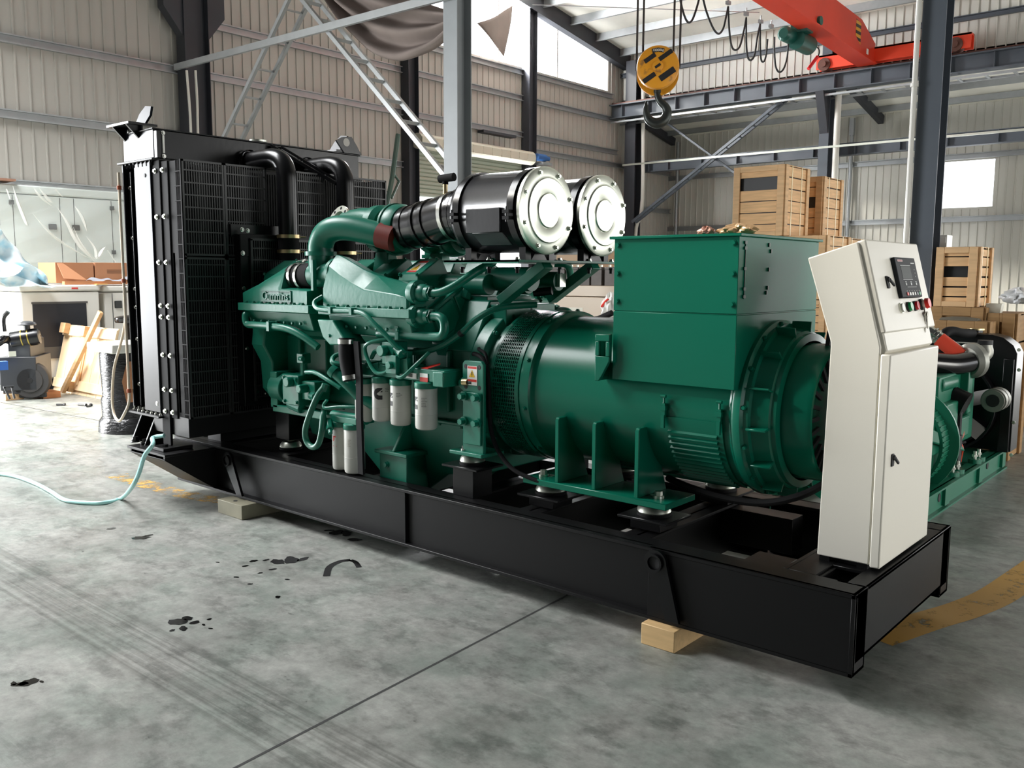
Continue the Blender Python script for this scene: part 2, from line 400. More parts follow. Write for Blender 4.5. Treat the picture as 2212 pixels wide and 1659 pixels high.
# row nearest the camera
hcol('steel_column', -7.22, -6.98, 5.2, 5.46, 9.9, mat('lit_grey_painted_steel', (140, 144, 146), 0.5, 0, 0.08, 3), 'grey steel column behind the twin air filters, brace ladder meeting it')  # lighter copy of the grey steel, with the light on it in the colour
hcol('steel_column', -1.48, -1.29, 5.2, 5.42, 9.9, GREYST, 'dark grey steel column just behind the control cabinet, white conduit on it')
c = hcol('steel_column', -13.9, -13.62, 5.33, 5.80, 9.9, DARKST, 'dark steel column with flared bracket head at left wall, above the radiator')
mb = MB()
for s, w in ((-1, .34), (1, .34)):
    yb = 5.33 if s < 0 else 5.80
    mb.ngon([(-13.86, yb, 5.55), (-13.86, yb+s*w, 5.98), (-13.86, yb+s*w, 6.6), (-13.86, yb, 6.6)], (.2, 0, 0))
mb.build('bracket', DARKST, c)
for yy in (10.62, 14.72):
    hcol('steel_column', -13.97, -13.72, yy, yy+.3, roofz(yy)-.2, DARKST,
         'dark wall column left of the roller shutter' if yy < 12 else 'dark wall column right of the roller shutter, under the bright window strip')
hcol('steel_column', -13.6, -13.25, 18.85, 19.2, 7.5, DARKST, 'dark corner column where the crane runway starts, behind the hook')
c = hcol('steel_column', -7.92, -7.68, 18.85, 19.2, 7.5, GREYST, 'grey column carrying the crane runway, above the wooden crates')
mb = MB(); mb.ngon([(-7.9, 18.84, 5.9), (-7.9, 18.45, 5.9), (-7.9, 18.84, 4.95)], (.2, 0, 0)); mb.build('bracket', DARKST, c)
hcol('steel_column', -1.2, -.96, 18.85, 19.2, 7.5, GREYST, 'grey column of the back row hidden far right')
# crane runway
mb = MB(); mb.box(-13.9, 6, 18.48, 18.78, 6.25, 6.28); mb.box(-13.9, 6, 18.5, 18.76, 5.9, 5.925); mb.box(-13.9, 6, 18.62, 18.64, 5.92, 6.26)
rw = mb.build('runway_beam', GREYST); tag(rw, 'grey steel crane runway beam with brown rail across the back', 'beam')
mb = MB(); mb.box(-13.9, 6, 18.6, 18.66, 6.28, 6.34); mb.build('rail', RAIL, rw)
xx = -13.5
while xx < 4:
    mb = MB(); mb.box(xx, xx+.014, 18.5, 18.62, 5.925, 6.25); mb.build('stiffener', GREYST, rw); xx += .86
mb = MB(); mb.box(-13.9, 6, 19.3, 19.5, 4.72, 4.74); mb.box(-13.9, 6, 19.3, 19.5, 4.44, 4.46); mb.box(-13.9, 6, 19.39, 19.41, 4.45, 4.73)
for k in range(18): mb.box(-13.5+k*1.05, -13.486+k*1.05, 19.31, 19.39, 4.46, 4.72)
tag(mb.build('runway_beam', GREYST), 'lower grey beam along the back wall behind the crossed braces', 'beam')
mb = MB(); mb.box(-13.9, 6, 19.02, 19.07, 5.78, 5.83); mb.box(-13.9, 6, 18.55, 18.6, 5.78, 5.83)
xx = -13.6
while xx < 5: mb.box(xx, xx+.05, 18.6, 19.02, 5.79, 5.82); xx += .55
tag(mb.build('horizontal_truss', GALV), 'galvanised flat truss hanging under the crane runway beam', 'truss')
# braces
def ladder(a, b, sep, m_, label, n, w=.06, name='ladder_brace'):
    t = thing(name, V(a), label, 'brace', 'lattice braces between the columns'); a, b, sep = V(a), V(b), V(sep); o = a.copy()
    for s in (-.5, .5):
        mb = MB(); mb.bar(a-o+sep*s, b-o+sep*s, w, w*.9, sep); mb.build('rail', m_, t)
    for k in range(n):
        p = a.lerp(b, (k+.5)/n)-o; mb = MB(); mb.bar(p-sep*.5, p+sep*.5, .05, .012, b-a); mb.build('batten', m_, t)
    return t
ladder((-7.2, 5.4, 2.72), (-10.3, 5.4, 5.6), (0, .34, 0), GALV, 'grey ladder brace sloping down to the column behind the air filters', 9)
ladder((-13.5, 5.4, 2.6), (-10.4, 5.4, 5.6), (0, .34, 0), GALV, 'grey ladder brace rising from behind the radiator header tank', 8)
ladder((-13.2, 18.8, 3.0), tuple(ay(1705, 208, 18.8)), (0, .2, .0), GREYST, 'lattice brace rising right from the filters to the runway beam', 12, .07)
mb = MB(); mb.bar(ay(1436, 262, 19.0), ay(1640, 412, 19.0), .09, .05); tag(mb.build('angle_brace', GREYST), 'plain grey angle brace crossing behind the lattice brace', 'brace')
mb = MB(); mb.bar((-13.6, 5.12, 4.98), (-6.9, 5.12, 4.9), .05, .1); tag(mb.build('galvanised_strut', GALV), 'bright galvanised strut running from left wall column to the middle column', 'strut')
mb = MB(); mb.bar(ay(1345, 357, 18.3), ay(2300, 272, 18.3), .03, .05); tag(mb.build('galvanised_conduit', ZINC), 'thin shiny conduit strung level across the back of the hall', 'conduit')
# pipes
mb = MB(); mb.tube([ay(1389, 150, 19.08), ay(1388, 430, 19.08), ay(1374, 492, 19.08), ay(1372, 560, 19.08)], .055, 12, True, 4)
tag(mb.build('downpipe', PIPEW), 'white downpipe with kinked foot beside the corner column', 'pipe', 'downpipes along the back of the hall')
p = ay(1807, 300, 18.86); mb = MB(); mb.cyl((p.x, p.y, 0), (p.x, p.y, 5.88), .075, n=14); tag(mb.build('downpipe', PIPEW), 'white downpipe beside the grey runway column above the crates', 'pipe', 'downpipes along the back of the hall')
p = ay(1840, 300, 21.85); mb = MB(); mb.cyl((p.x, p.y, 0), (p.x, p.y, 5.6), .05, n=12); mb.box(p.x-.06, p.x+.06, p.y-.06, p.y+.06, 5.3, 5.75)
tag(mb.build('downpipe', GALV), 'thin galvanised downpipe with pale box head on back wall', 'pipe', 'downpipes along the back of the hall')
p = ay(1327, 300, 18); p = V((-13.6, 21.8, 0)); mb = MB(); mb.cyl((p.x, p.y, 0), (p.x, p.y, 5.6), .05, n=12); tag(mb.build('downpipe', GALV), 'thin downpipe in the back left corner of the hall', 'pipe', 'downpipes along the back of the hall')
mb = MB(); mb.tube([(-1.50, 5.16, 6), (-1.50, 5.16, .05)], .022, 10, False)
for z in (1.75, 3.1, 4.2): mb.cyl((-1.50, 5.16, z), (-1.50, 5.16, z+.03), .032, n=10)
tag(mb.build('conduit', PIPEW), 'white conduit running down the dark column behind the cabinet', 'conduit')
for q, lab in ((405, 'bent white conduit hanging on the left wall column'), (424, 'straight white conduit hanging on the left wall column')):
    a = ax_(q-2, 152, -13.55); b = ax_(q+8 if q < 410 else q+4, 300, -13.55)
    mb = MB(); mb.tube([a, a.lerp(b, .5)+V((0, .01, 0)), b, (b.x, b.y, 1.0)], .022, 8); tag(mb.build('conduit', PIPEW), lab, 'conduit')

# openings
GLASS = mat('window_glass', (235, 240, 245), 0.05, trans=1.0, alpha=0.35)
def frame(name, pts4, t, m_, n_mull=0):
    mb = MB(); P = [V(p) for p in pts4]
    for i in range(4): mb.bar(P[i], P[(i+1) % 4], t, t)
    for k in range(n_mull):
        f = (k+1)/(n_mull+1); mb.bar(P[0].lerp(P[1], f), P[3].lerp(P[2], f), t*.6, t*.6)
    o = mb.build(name, m_); tag(o, kind='structure'); return o
frame('window_1', [(LX-.04, 9.2, 6.66), (LX-.04, 18.58, 6.66), (LX-.04, 18.58, 8.55), (LX-.04, 9.2, 8.55)], .06, WALL, 3)
frame('window_2', [(-5.92, 22.04, 3.22), (-4.66, 22.04, 3.22), (-4.66, 22.04, 4.44), (-5.92, 22.04, 4.44)], .05, WALLB)
frame('door_2', [(LX-.04, -7.6, .02), (LX-.04, -.2, .02), (LX-.04, -.2, 4.68), (LX-.04, -7.6, 4.68)], .1, GREYST)
frame('door_3', [(7.05, 8, .02), (7.05, 14, .02), (7.05, 14, 5.08), (7.05, 8, 5.08)], .1, GREYST)
frame('door_4', [(-2.4, 22.05, .02), (6.4, 22.05, .02), (6.4, 22.05, 5.08), (-2.4, 22.05, 5.08)], .1, GREYST)
frame('window_3', [(7.05, -3, .02), (7.05, 8, .02), (7.05, 8, 2.78), (7.05, -3, 2.78)], .1, GREYST, 5)
# roller shutter in the left wall
SHUT = mat('shutter_green_grey', (178, 184, 168), 0.5, 0, 0.05, 2)
SHUTB = mat('shutter_box_cream', (214, 208, 190), 0.5)
d1 = MB(); z = 3.25
while z < 4.3:
    d1.ngon([(LX-.0, 10.95, z), (LX+.03, 10.95, z+.02), (LX+.03, 10.95, z+.07), (LX, 10.95, z+.09)], (0, 3.95, 0)); z += .09
d1.box(LX-.03, LX, 10.95, 14.9, 3.25, 4.3)
d1 = d1.build('door_1', SHUT); tag(d1, kind='structure')
mb = MB(); mb.lathe([(.17, 0), (.17, 3.95)], (-13.72, 10.85, 4.42), (0, 1, 0), 20)
for k in range(12): mb.box(-13.72+.15, -13.72+.172, 10.85+k*.33, 10.85+k*.33+.3, 4.32, 4.5)
mb.cyl((-13.72, 10.85, 4.42), (-13.72, 10.86, 4.42), .17, n=20); mb.cyl((-13.72, 14.79, 4.42), (-13.72, 14.8, 4.42), .17, n=20)
mb.build('shutter_roll', SHUTB, d1)
BLUE = mat('blue_motor_paint', (48, 92, 150), 0.45)
mb = MB(); mb.cyl((-13.55, 14.8, 4.45), (-13.55, 15.15, 4.45), .09, n=14); mb.cyl((-13.55, 15.15, 4.45), (-13.55, 15.3, 4.45), .06, n=12)
mb.m(1).box(-13.8, -13.5, 15.0, 15.4, 4.28, 4.35)
mb.build('shutter_motor', [BLUE, GALV], d1)

# cloth hung under the roof and the torn piece in the window
CLOTH = mat('dusty_brown_cloth', (128, 116, 110), 0.9, 0, 0.1, 3)
def sheet(nu, nv, fn):
    mb = MB(); pts = [fn(i/(nu-1), j/(nv-1)) for j in range(nv) for i in range(nu)]
    mb.add(pts, [(j*nu+i, j*nu+i+1, (j+1)*nu+i+1, (j+1)*nu+i) for j in range(nv-1) for i in range(nu-1)]); return mb
def drape(u, v):
    top = ay(690, -70, 5.6).lerp(ay(985, 30, 5.6), u); sag = math.sin(PI*min(1, u*1.02))
    z = top.z - v*(.28+.55*sag*(.45+.55*u)) - .22*sag*v
    return V((top.x, 5.55+.10*math.sin(v*17+u*2.2)+.02*math.sin(u*23), z))
o = sheet(40, 36, drape).build('hanging_cloth', CLOTH, ang=180)
o.modifiers.new('thick', 'SOLIDIFY').thickness = .008
tag(o, 'dusty brown cloth sagging in folds beside the middle column top', 'cloth')
def torn(u, v):
    a = ax_(1030, 50, -13.6).lerp(ax_(1108, 12, -13.6), u); b = ax_(1088, 122, -13.6)
    p = a.lerp(b, v); return p+V((.06*math.sin(u*6+v*3)*(1-v), 0, -.05*math.sin(PI*u)*(1-v)))
o = sheet(14, 14, torn).build('torn_cloth', CLOTH, ang=180); o.modifiers.new('thick', 'SOLIDIFY').thickness = .008
tag(o, 'small torn triangle of cloth hanging in the bright window strip', 'cloth')
p = ax_(1108, 12, -13.6); mb = MB(); mb.cyl(p, (-13.75, p.y, roofz(p.y)-.3), .006, n=6); mb.build('cord', CLOTH, o)
mb = MB(); mb.box(-13.9, -13.7, 13.0, 14.2, 4.86, 4.92); tag(mb.build('steel_ledge', DARKST), 'short dark bar stuck out on the wall above the shutter box', 'bar')
GREYGRN = mat('faded_green_steel', (74, 98, 88), 0.6)
mb = MB()
def gp(x, y): return ax_(x, y, -13.0)
mb.tube([gp(860, 290), gp(848, 380), gp(834, 455)], .05, 8, False); mb.tube([gp(850, 375), gp(862, 392), gp(846, 428), gp(838, 412)], .03, 6, False)
mb.bar(gp(834, 455), V((-13.0, gp(834, 455).y-.35, 0)), .08, .08)
tag(mb.build('leaning_frame', GREYGRN), 'faded green steel frame standing against the wall behind the radiator', 'frame')

# floor joints and paint
def strip(name, pts, w, m_, z=.0008):
    mb = MB(); P = [V((p[0], p[1], z)) for p in pts]; L = []
    for i, p in enumerate(P):
        d = P[min(i+1, len(P)-1)]-P[max(i-1, 0)]; d.normalize(); n = V((-d.y, d.x, 0)); L.append((p-n*w/2, p+n*w/2))
    vs_ = [q for l in L for q in l]
    mb.add(vs_, [(2*i, 2*i+2, 2*i+3, 2*i+1) for i in range(len(P)-1)])
    return mb.build(name, m_)
JOINT = mat('floor_joint_filler', (44, 44, 43), 0.8)
tag(strip('trim_1', [(-1.19, -2.6), (-1.60, 3.0), (-1.8, 6)], .011, JOINT), kind='structure')
tag(strip('trim_2', [(-14, .55), (-8.7, .95), (-7.0, 1.1)], .012, JOINT), kind='structure')
def worn_paint(name, rgb, thr):
    m = bpy.data.materials.new(name); m.use_nodes = True; nt = m.node_tree; b = nt.nodes['Principled BSDF']
    b.inputs['Base Color'].default_value = (*lin(rgb), 1); b.inputs['Roughness'].default_value = .6
    tc = nt.nodes.new('ShaderNodeTexCoord'); n = nt.nodes.new('ShaderNodeTexNoise'); n.inputs['Scale'].default_value = 9; n.inputs['Detail'].default_value = 8
    n.inputs['Roughness'].default_value = .75
    nt.links.new(tc.outputs['Object'], n.inputs['Vector']); r = ramp_mix(nt, n.outputs['Fac'], (0, 0, 0), (1, 1, 1), thr, thr+.12)
    nt.links.new(r.outputs['Color'], b.inputs['Alpha']); return m
YP = worn_paint('worn_yellow_floor_paint', (170, 128, 50), .33); YP2 = worn_paint('faded_yellow_floor_paint', (190, 150, 75), .47)
c = [az(*p, 0) for p in ((1888, 1380), (1920, 1369),  (2000, 1342), (2080, 1318), (2150, 1288), (2212, 1246), (2290, 1190))]
tag(strip('floor_marking', catmull([(p.x, p.y, 0) for p in c]), .17, YP), 'curved worn yellow line on the floor right of the skid end', 'floor marking')
c = [az(*p, 0) for p in ((250, 1026), (330, 1050), (400, 1068), (470, 1080), (560, 1085))]
tag(strip('floor_marking', [(p.x, p.y, 0) for p in c], .16, YP2), 'faded yellow line on the floor left of the skid', 'floor marking')
# oil
OIL = mat('wet_oil', (14, 14, 13), 0.12, 0, 0, 3, spec=.6)
def blob(mb, c, rx, ry, a=0.0, n=16, z=.0014, jag=.2):
    ca, sa = math.cos(a), math.sin(a); P = []
    for i in range(n):
        t = 2*PI*i/n; q = 1+random.uniform(-jag, jag); x, y = rx*q*math.cos(t), ry*q*math.sin(t)
        P.append((c[0]+x*ca-y*sa, c[1]+x*sa+y*ca, z))
    mb.add(P, [tuple(range(n))])
def spots(lst, label, kind=None):
    mb = MB()
    for x, y, s in lst:
        p = az(x, y, 0); blob(mb, p, s, s*random.uniform(.45, .8), random.uniform(0, 3))
    return tag(mb.build('oil_stain', OIL), label, 'oil stain', 'oil stains on the floor', kind)
def stroke(pts, w, label):
    c = catmull([(az(*p, 0).x, az(*p, 0).y, 0) for p in pts]); tag(strip('oil_stain', c, w, OIL, .0013), label, 'oil stain', 'oil stains on the floor')
spots([(510, 1247, .016), (530, 1223, .018), (548, 1212, .022), (575, 1210, .02), (600, 1214, .05), (630, 1210, .06), (655, 1208, .035), (470, 1215, .012), (562, 1238, .014), (590, 1230, .02), (540, 1262, .014), (600, 1290, .016), (620, 1252, .014)],
      'scattered black oil drops on the floor in front of the skid middle', 'stuff')
spots([(385, 1343, .045), (405, 1336, .03), (420, 1345, .022), (395, 1358, .026), (440, 1350, .012), (452, 1338, .012), (372, 1362, .014), (455, 1358, .012)], 'cluster of black oil spots on the near left floor', 'stuff')
spots([(62, 1474, .035), (45, 1478, .03), (30, 1477, .018), (90, 1473, .012)], 'black oil spot near the bottom left corner of the floor', 'stuff')
stroke([(705, 1245), (712, 1225), (735, 1213), (757, 1210)], .035, 'curved black oil smear, left stroke of the arch shape')
stroke([(757, 1210), (768, 1215), (776, 1226)], .028, 'short black oil smear, right stroke of the arch shape')
spots([(728, 1150, .05), (748, 1152, .06), (765, 1166, .04), (710, 1146, .03)], 'black oil puddle under the skid edge', 'stuff')
spots([(305, 1162, .05), (320, 1157, .03), (240, 1142, .025)], 'dull dark patch on the floor left of the oil drops', 'stuff')
# ================================================================== the generator set
G = thing('generator_set', (0, 0, 0), 'large green diesel generator set in the foreground, black radiator, skid and cream control cabinet', 'generator')
YC = .585
def mir(p): return V((p[0], 2*YC-p[1], p[2]))
# ---- skid
mb = MB(); ZT, ZB = .392, .09
for s in (0, 1):
    def yy(v): return v if not s else 2*YC-v
    mb.box(-4.62, 0, yy(0), yy(.12), ZT-.016, ZT); mb.box(-4.6, 0, yy(0), yy(.12), ZB, ZB+.016)
    mb.box(-4.6, -2.32, yy(.05), yy(.062), ZB, ZT); mb.box(-2.32, -.84, yy(.03), yy(.042), ZB, ZT)
    mb.box(-2.325, -2.315, yy(.012), yy(.06), ZB+.01, ZT-.01)
    mb.box(-.84, 0, yy(.002), yy(.02), ZB, ZT); mb.box(-.016, 0, yy(.0), yy(.12), ZB, ZT); mb.box(-.11, 0, yy(.105), yy(.12), ZB, ZT)
    # outrigger under the radiator
    for xa, xb in ((-4.58, -4.56), (-4.15, -4.13)):
        mb.ngon([(xa, yy(-.33), .372), (xa, yy(-.33), .345), (xa, yy(0.02), .1), (xa, yy(0.02), .372)], (xb-xa, 0, 0))
    mb.box(-4.6, -4.11, yy(-.34), yy(.05), .362, .378)
    mb.ngon([(-4.58, yy(-.33), .345), (-4.58, yy(-.33), .337), (-4.58, yy(.02), .092), (-4.58, yy(.02), .1)], (.45, 0, 0))
# ends and cross members
mb.box(-.012, 0, .02, 2*YC-.02, .135, ZT); mb.box(-.14, 0, .02, 2*YC-.02, .135, .15)
mb.box(-.075, 0, .12, 2*YC-.12, ZT-.014, ZT)                                  # plate strip along the end
mb.box(-.30, -.19, .12, 2*YC-.12, ZT-.014, ZT); mb.box(-.19, -.075, .28, 2*YC-.28, ZT-.014, ZT); mb.box(-.32, -.30, .12, 2*YC-.12, .15, ZT)
mb.box(-.19, -.075, 2*YC-.28, 2*YC-.26, .3, ZT); mb.box(-.19, -.175, .12, 2*YC-.12, .2, ZT-.01)
for xa, w, zt in ((-.98, .13, .385), (-1.58, .13, .385), (-2.03, .12, .385), (-2.95, .1, .30), (-3.6, .16, .385), (-4.2, .14, .385), (-4.58, .1, .385)):
    mb.box(xa-w/2, xa+w/2, .06, 2*YC-.06, zt-.014, zt); mb.box(xa-.008, xa+.008, .06, 2*YC-.06, .12, zt)
mb.box(-.48, -.32, .12, .26, .3, ZT-.002)
mb.box(-4.6, -4.15, .1, 2*YC-.1, .36, .374)
mb.box(-1.0, -.6, .86, .98, .2, .37)
frame_o = mb.build('base_frame', BLACKM, G, bev=.002, seg=1)
frame_o['label'] = 'black steel skid frame'
for (xt, zt, xb) in ((-3.93, .352, -3.83), (-.795, .372, -.73)):
    for s in (1, -1):
        mb = MB(); y = -.022 if s > 0 else 2*YC+.022; d = (0, .016*1, 0) if s > 0 else (0, -.016, 0)
        P = []
        for k in range(15):
            t = PI*1.08*k/14-.1; P.append((xt+.05*math.cos(t), y, zt-.03+.05*math.sin(t)))
        P += [(xb-.02, y, .11), (xb+.03, y, .11)]
        P = [P[i] for i in range(15)]+[(xb-.035, y, .115), (xb+.035, y, .115)] if False else P
        # outline with a round head; the hole is a ring of its own
        Q = [(xt+.052, y, zt-.03)]+[(xt+.052*math.cos(PI*k/10), y, zt-.03+.052*math.sin(PI*k/10)) for k in range(1, 10)]+[(xt-.052, y, zt-.03), (xb-.01, y, .112), (xb+.05, y, .112)]
        mb.ngon(Q, d)
        mb.m(1).cyl((xt, y-.001*s, zt-.03), (xt, y+.006*s, zt-.03), .027, n=18)
        mb.m(0).lathe([(.028, 0), (.028, -.012), (.037, -.012), (.037, 0), (.028, 0)], (xt, y, zt-.03), (0, s, 0), 18)
        mb.build('lifting_eye', [BLACK, INK], frame_o)

# ---- radiator
RX0, RX1, RY0, RY1, RZ0, RZ1 = -4.74, -4.0, -.22, 1.39, .60, 2.17
CORE = mat('radiator_core', (20, 20, 21), 0.6, 0, .3, 60, stretch=(1, 30, 1))
mb = MB()
for s in (0, 1):
    def yy(v): return v if not s else 2*YC-v
    mb.box(-4.735, -4.72, yy(RY0), yy(RY0+.12), RZ0, RZ1+.02)                       # channel edge
    mb.m(1).box(-4.72, -4.56, yy(RY0+.03), yy(RY0+.045), RZ0+.02, RZ1-.03); mb.m(0)               # recessed web
    mb.box(-4.64, -4.632, yy(RY0+.004), yy(RY0+.03), RZ0+.02, RZ1-.03)
    mb.m(1).box(-4.36, -4.262, yy(RY0+.004), yy(RY0+.02), .40, RZ1+.015); mb.box(-4.258, -4.18, yy(RY0+.012), yy(RY0+.028), RZ0-.02, RZ1+.005); mb.m(0)
    mb.box(-4.76, -4.34, yy(RY0-.03), yy(RY0+.1), RZ0-.03, RZ0-.014)                # base plate
    mb.box(-4.76, -4.30, yy(RY0-.02), yy(RY0+.1), RZ1+.016, RZ1+.03)
    for xa in (-4.70, -4.52):
        mb.ngon([(xa, yy(-.27), .372), (xa, yy(-.10), .372), (xa, yy(-.13), RZ0-.03), (xa, yy(-.18), RZ0-.03)], (.018, 0, 0))
    mb.box(-4.72, -4.48, yy(-.14), yy(-.12), .372, RZ0-.03)
    mb.box(-4.36, -4.2, yy(-.3), yy(-.1), .378, .40)
mb.box(-4.56, -4.17, RY0+.03, RY1-.03, RZ0, RZ1)                                    # core block
mb.box(-4.74, -4.56, RY0+.1, RY1-.1, RZ0+.0, RZ1); mb.box(-4.5, -4.06, RY0+.02, RY1-.02, .47, RZ0-.002); mb.box(-4.36, -4.2, .1, 1.07, .385, .47)
mb.box(-4.17, -4.14, RY0+.02, RY1-.02, RZ0+.02, 1.62)
rad = mb.build('radiator', [BLACKM, BLACKF], G, bev=.003, seg=1); rad['label'] = 'black cooling radiator'
for s in (0, 1):
    def yy(v): return v if not s else 2*YC-v
    mb = MB(); mb.box(-4.565, -4.355, yy(RY0-.006), yy(RY0+.02), RZ0, RZ1+.015); o = mb.build('side_panel', MIRROR, rad, bev=.006)
    o['label'] = 'shiny side panel'
# core face behind the guard
mb = MB(); mb.box(-4.175, -4.165, RY0+.03, RY1-.03, 1.6, RZ1-.02)
for k in range(80):
    y = RY0+.04+k*.0192; mb.box(-4.166, -4.158, y, y+.006, 1.6, RZ1-.02)
mb.build('core_face', CORE, rad)
# guard grilles: each panel one mesh
FINB = mat('guard_bars_black', (42, 42, 42), 0.4)
def guard(y0, y1, z0, z1, x=-4.0, pitch=.0165):
    mb = MB(); t = .012
    mb.box(x-.012, x+.004, y0, y0+t, z0, z1); mb.box(x-.012, x+.004, y1-t, y1, z0, z1)
    mb.box(x-.012, x+.004, y0, y1, z0, z0+t); mb.box(x-.012, x+.004, y0, y1, z1-t, z1)
    y = y0+pitch
    while y < y1-t:
        mb.box(x-.004, x-.001, y-.0028, y+.0028, z0, z1); y += pitch
    z = z0+.07
    while z < z1-.03:
        mb.box(x-.003, x+.003, y0, y1, z-.004, z+.004); z += .073
    return mb.build('guard_grille', FINB, rad)
guard(RY0+.004, .062, 1.60, RZ1); guard(.066, .37, 1.60, RZ1); guard(.50, .835, 1.60, RZ1); guard(.97, RY1, 1.60, RZ1)
guard(RY0+.004, .062, RZ0, 1.59); guard(.066, RY1, RZ0, 1.59)
# side guard slats between the bolted strip and the face
for s in (0, 1):
    def yy(v): return v if not s else 2*YC-v
    mb = MB(); z = RZ0+.02
    mb.box(-4.012, -4.0, yy(RY0-.002), yy(RY0+.01), RZ0, RZ1); mb.box(-4.18, -4.0, yy(RY0+.02), yy(RY0+.03), RZ0, RZ1)
    while z < RZ1: mb.box(-4.10, -4.0, yy(RY0+.006), yy(RY0+.021), z, z+.006); z += .087
    xk = -4.09
    while xk < -4.0: mb.box(xk, xk+.003, yy(RY0+.014), yy(RY0+.021), RZ0, RZ1); xk += .012
    mb.build('side_guard', BLACKF, rad)
# fan shroud and inner guard standing proud
mb = MB(); mb.box(-4.14, -3.93, .12, 1.28, RZ0+.05, 1.74); mb.box(-3.93, -3.925, .12, 1.28, 1.6, 1.74)
o = mb.build('fan_shroud', BLACKM, rad, bev=.004, seg=1)
mb = MB()
for k in range(60):
    y = .2+k*.0165
    if y < 1.22: mb.box(-3.922, -3.917, y-.0028, y+.0028, .7, 1.7)
for k in range(14): mb.box(-3.922, -3.914, .19, 1.22, .7+k*.073, .708+k*.073)
mb.box(-3.924, -3.912, .185, .2, .68, 1.71); mb.box(-3.924, -3.912, 1.21, 1.225, .68, 1.71); mb.box(-3.924, -3.912, .185, 1.225, 1.7, 1.715)
mb.build('inner_guard', FINB, rad)
mb = MB(); mb.box(-3.995, -3.98, .09, .5, 1.72, 1.80); mb.box(-3.995, -3.98, .64, 1.2, 1.66, 1.73); mb.build('crossbar', BLACK, rad)
for y, z in ((.13, 1.765), (.17, 1.76), (.70, 1.695), (.76, 1.697), (.83, 1.695), (.13, 1.62), (.13, 1.4), (.14, 1.02), (.2, .74), (.27, .72), (.42, .7), (.13, 1.18)):
    bolt(rad, (-3.922, y, z), (1, 0, 0), .011, .014, STEEL)
for z in (2.12, 1.84, 1.56, 1.29, 1.22, .98, .76, .62):
    for xa in (-4.31, -4.218):
        bolt(rad, (xa, RY0+.004, z), (0, -1, 0), .0115, .014, ZINC)
for z in (2.04, 1.72, 1.39, 1.27, 1.06, .76):
    bolt(rad, (-4.69, RY0+.03, z), (0, -1, 0), .011, .012, STEEL)
    bolt(rad, (-4.61, RY0+.03, z+.05), (0, -1, 0), .008, .01, BLACK)
for k in range(7):
    bolt(rad, (-4.72+k*.058, RY0+.004, RZ0-.014), (0, 0, 1), .010, .03, STEEL); bolt(rad, (-4.66+k*.052, RY0+.0, RZ1+.016), (0, 0, -1), .010, .03, BLACK)
bolt(rad, (-4.40, RY0-.006, .66), (0, -1, 0), .012, .004, PAPER); bolt(rad, (-4.42, RY0-.006, 2.1), (0, -1, 0), .010, .004, INK)
for xa in (-4.66, -4.54, -4.27): bolt(rad, (xa, -.25, .38), (0, 0, 1), .02, .035, BLACK)
# header tank
mb = MB(); mb.box(-4.62, -4.305, RY0-.003, RY1-.0, RZ1+.03, 2.372); mb.box(-4.63, -4.295, RY0-.012, RY1+.012, 2.37, 2.38)
tank = mb.build('header_tank', BLACK, rad, bev=.004)
mb = MB(); mb.box(-4.305, -4.27, RY0+.0, RY0+.03, 2.2, 2.36); mb.m(1).box(-4.292, -4.288+.02, RY0+.03, RY0+.052, 2.2, 2.365); mb.m(2).box(-4.268, -4.262, RY0+.035, RY0+.047, 2.23, 2.335)
mb.build('sight_glass', [BLACK, INK, PAPER], tank)
for z in (2.21, 2.35): bolt(tank, (-4.268, RY0+.041, z), (1, 0, 0), .010, .012, STEEL)
mb = MB(); mb.cyl((-4.45, .62, 2.38), (-4.45, .62, 2.40), .05, n=20); mb.m(1).cyl((-4.45, .62, 2.40), (-4.45, .62, 2.412), .06, n=20); mb.cyl((-4.5, .47, 2.38), (-4.5, .47, 2.40), .03, n=14)
mb.build('filler_cap', [BLACK, ZINC], tank)
for s in (0, 1):
    def yy(v): return v if not s else 2*YC-v
    mb = MB(); mb.box(-4.70, -4.46, yy(RY0-.0), yy(RY0+.014), 2.2, 2.41); o = mb.build('lug_plate', MIRROR if s == 0 else BLACK, rad, bev=.003)
    mb = MB(); mb.m(1).box(-4.73, -4.44, yy(RY0-.09), yy(RY0+.1), 2.41, 2.424)
    P = [(-4.60, yy(RY0+.03), 2.424), (-4.47, yy(RY0+.03), 2.424), (-4.40, yy(RY0+.03), 2.47), (-4.38, yy(RY0+.03), 2.52), (-4.45, yy(RY0+.03), 2.53), (-4.53, yy(RY0+.03), 2.49)]
    mb.m(0).ngon(P, (0, .016 if not s else -.016, 0))
    for xa in (-4.68, -4.50): mb.m(1).ngon([(xa, yy(RY0-.08), 2.41), (xa, yy(RY0), 2.41), (xa, yy(RY0), 2.33)], (.015, 0, 0))
    mb.build('lifting_lug', [MIRROR if s == 0 else BLACK, BLACK], rad); bolt(rad, (-4.6, yy(RY0-.002), 2.385), (0, -1 if not s else 1, 0), .012, .015, STEEL)
yf = 2*YC-RY0-.06
Q = [(-4.30, yf-.09, 2.38), (-4.30, yf+.07, 2.38), (-4.30, yf+.03, 2.44), (-4.30, yf-.02, 2.50), (-4.30, yf-.1, 2.49), (-4.30, yf-.16, 2.46)]
mb = MB(); mb.ngon(Q, (.016, 0, 0)); mb.m(1).cyl((-4.283, yf-.07, 2.455), (-4.282, yf-.07, 2.455), .03, n=18); mb.build('lifting_lug', [BLACK, WALL], rad)
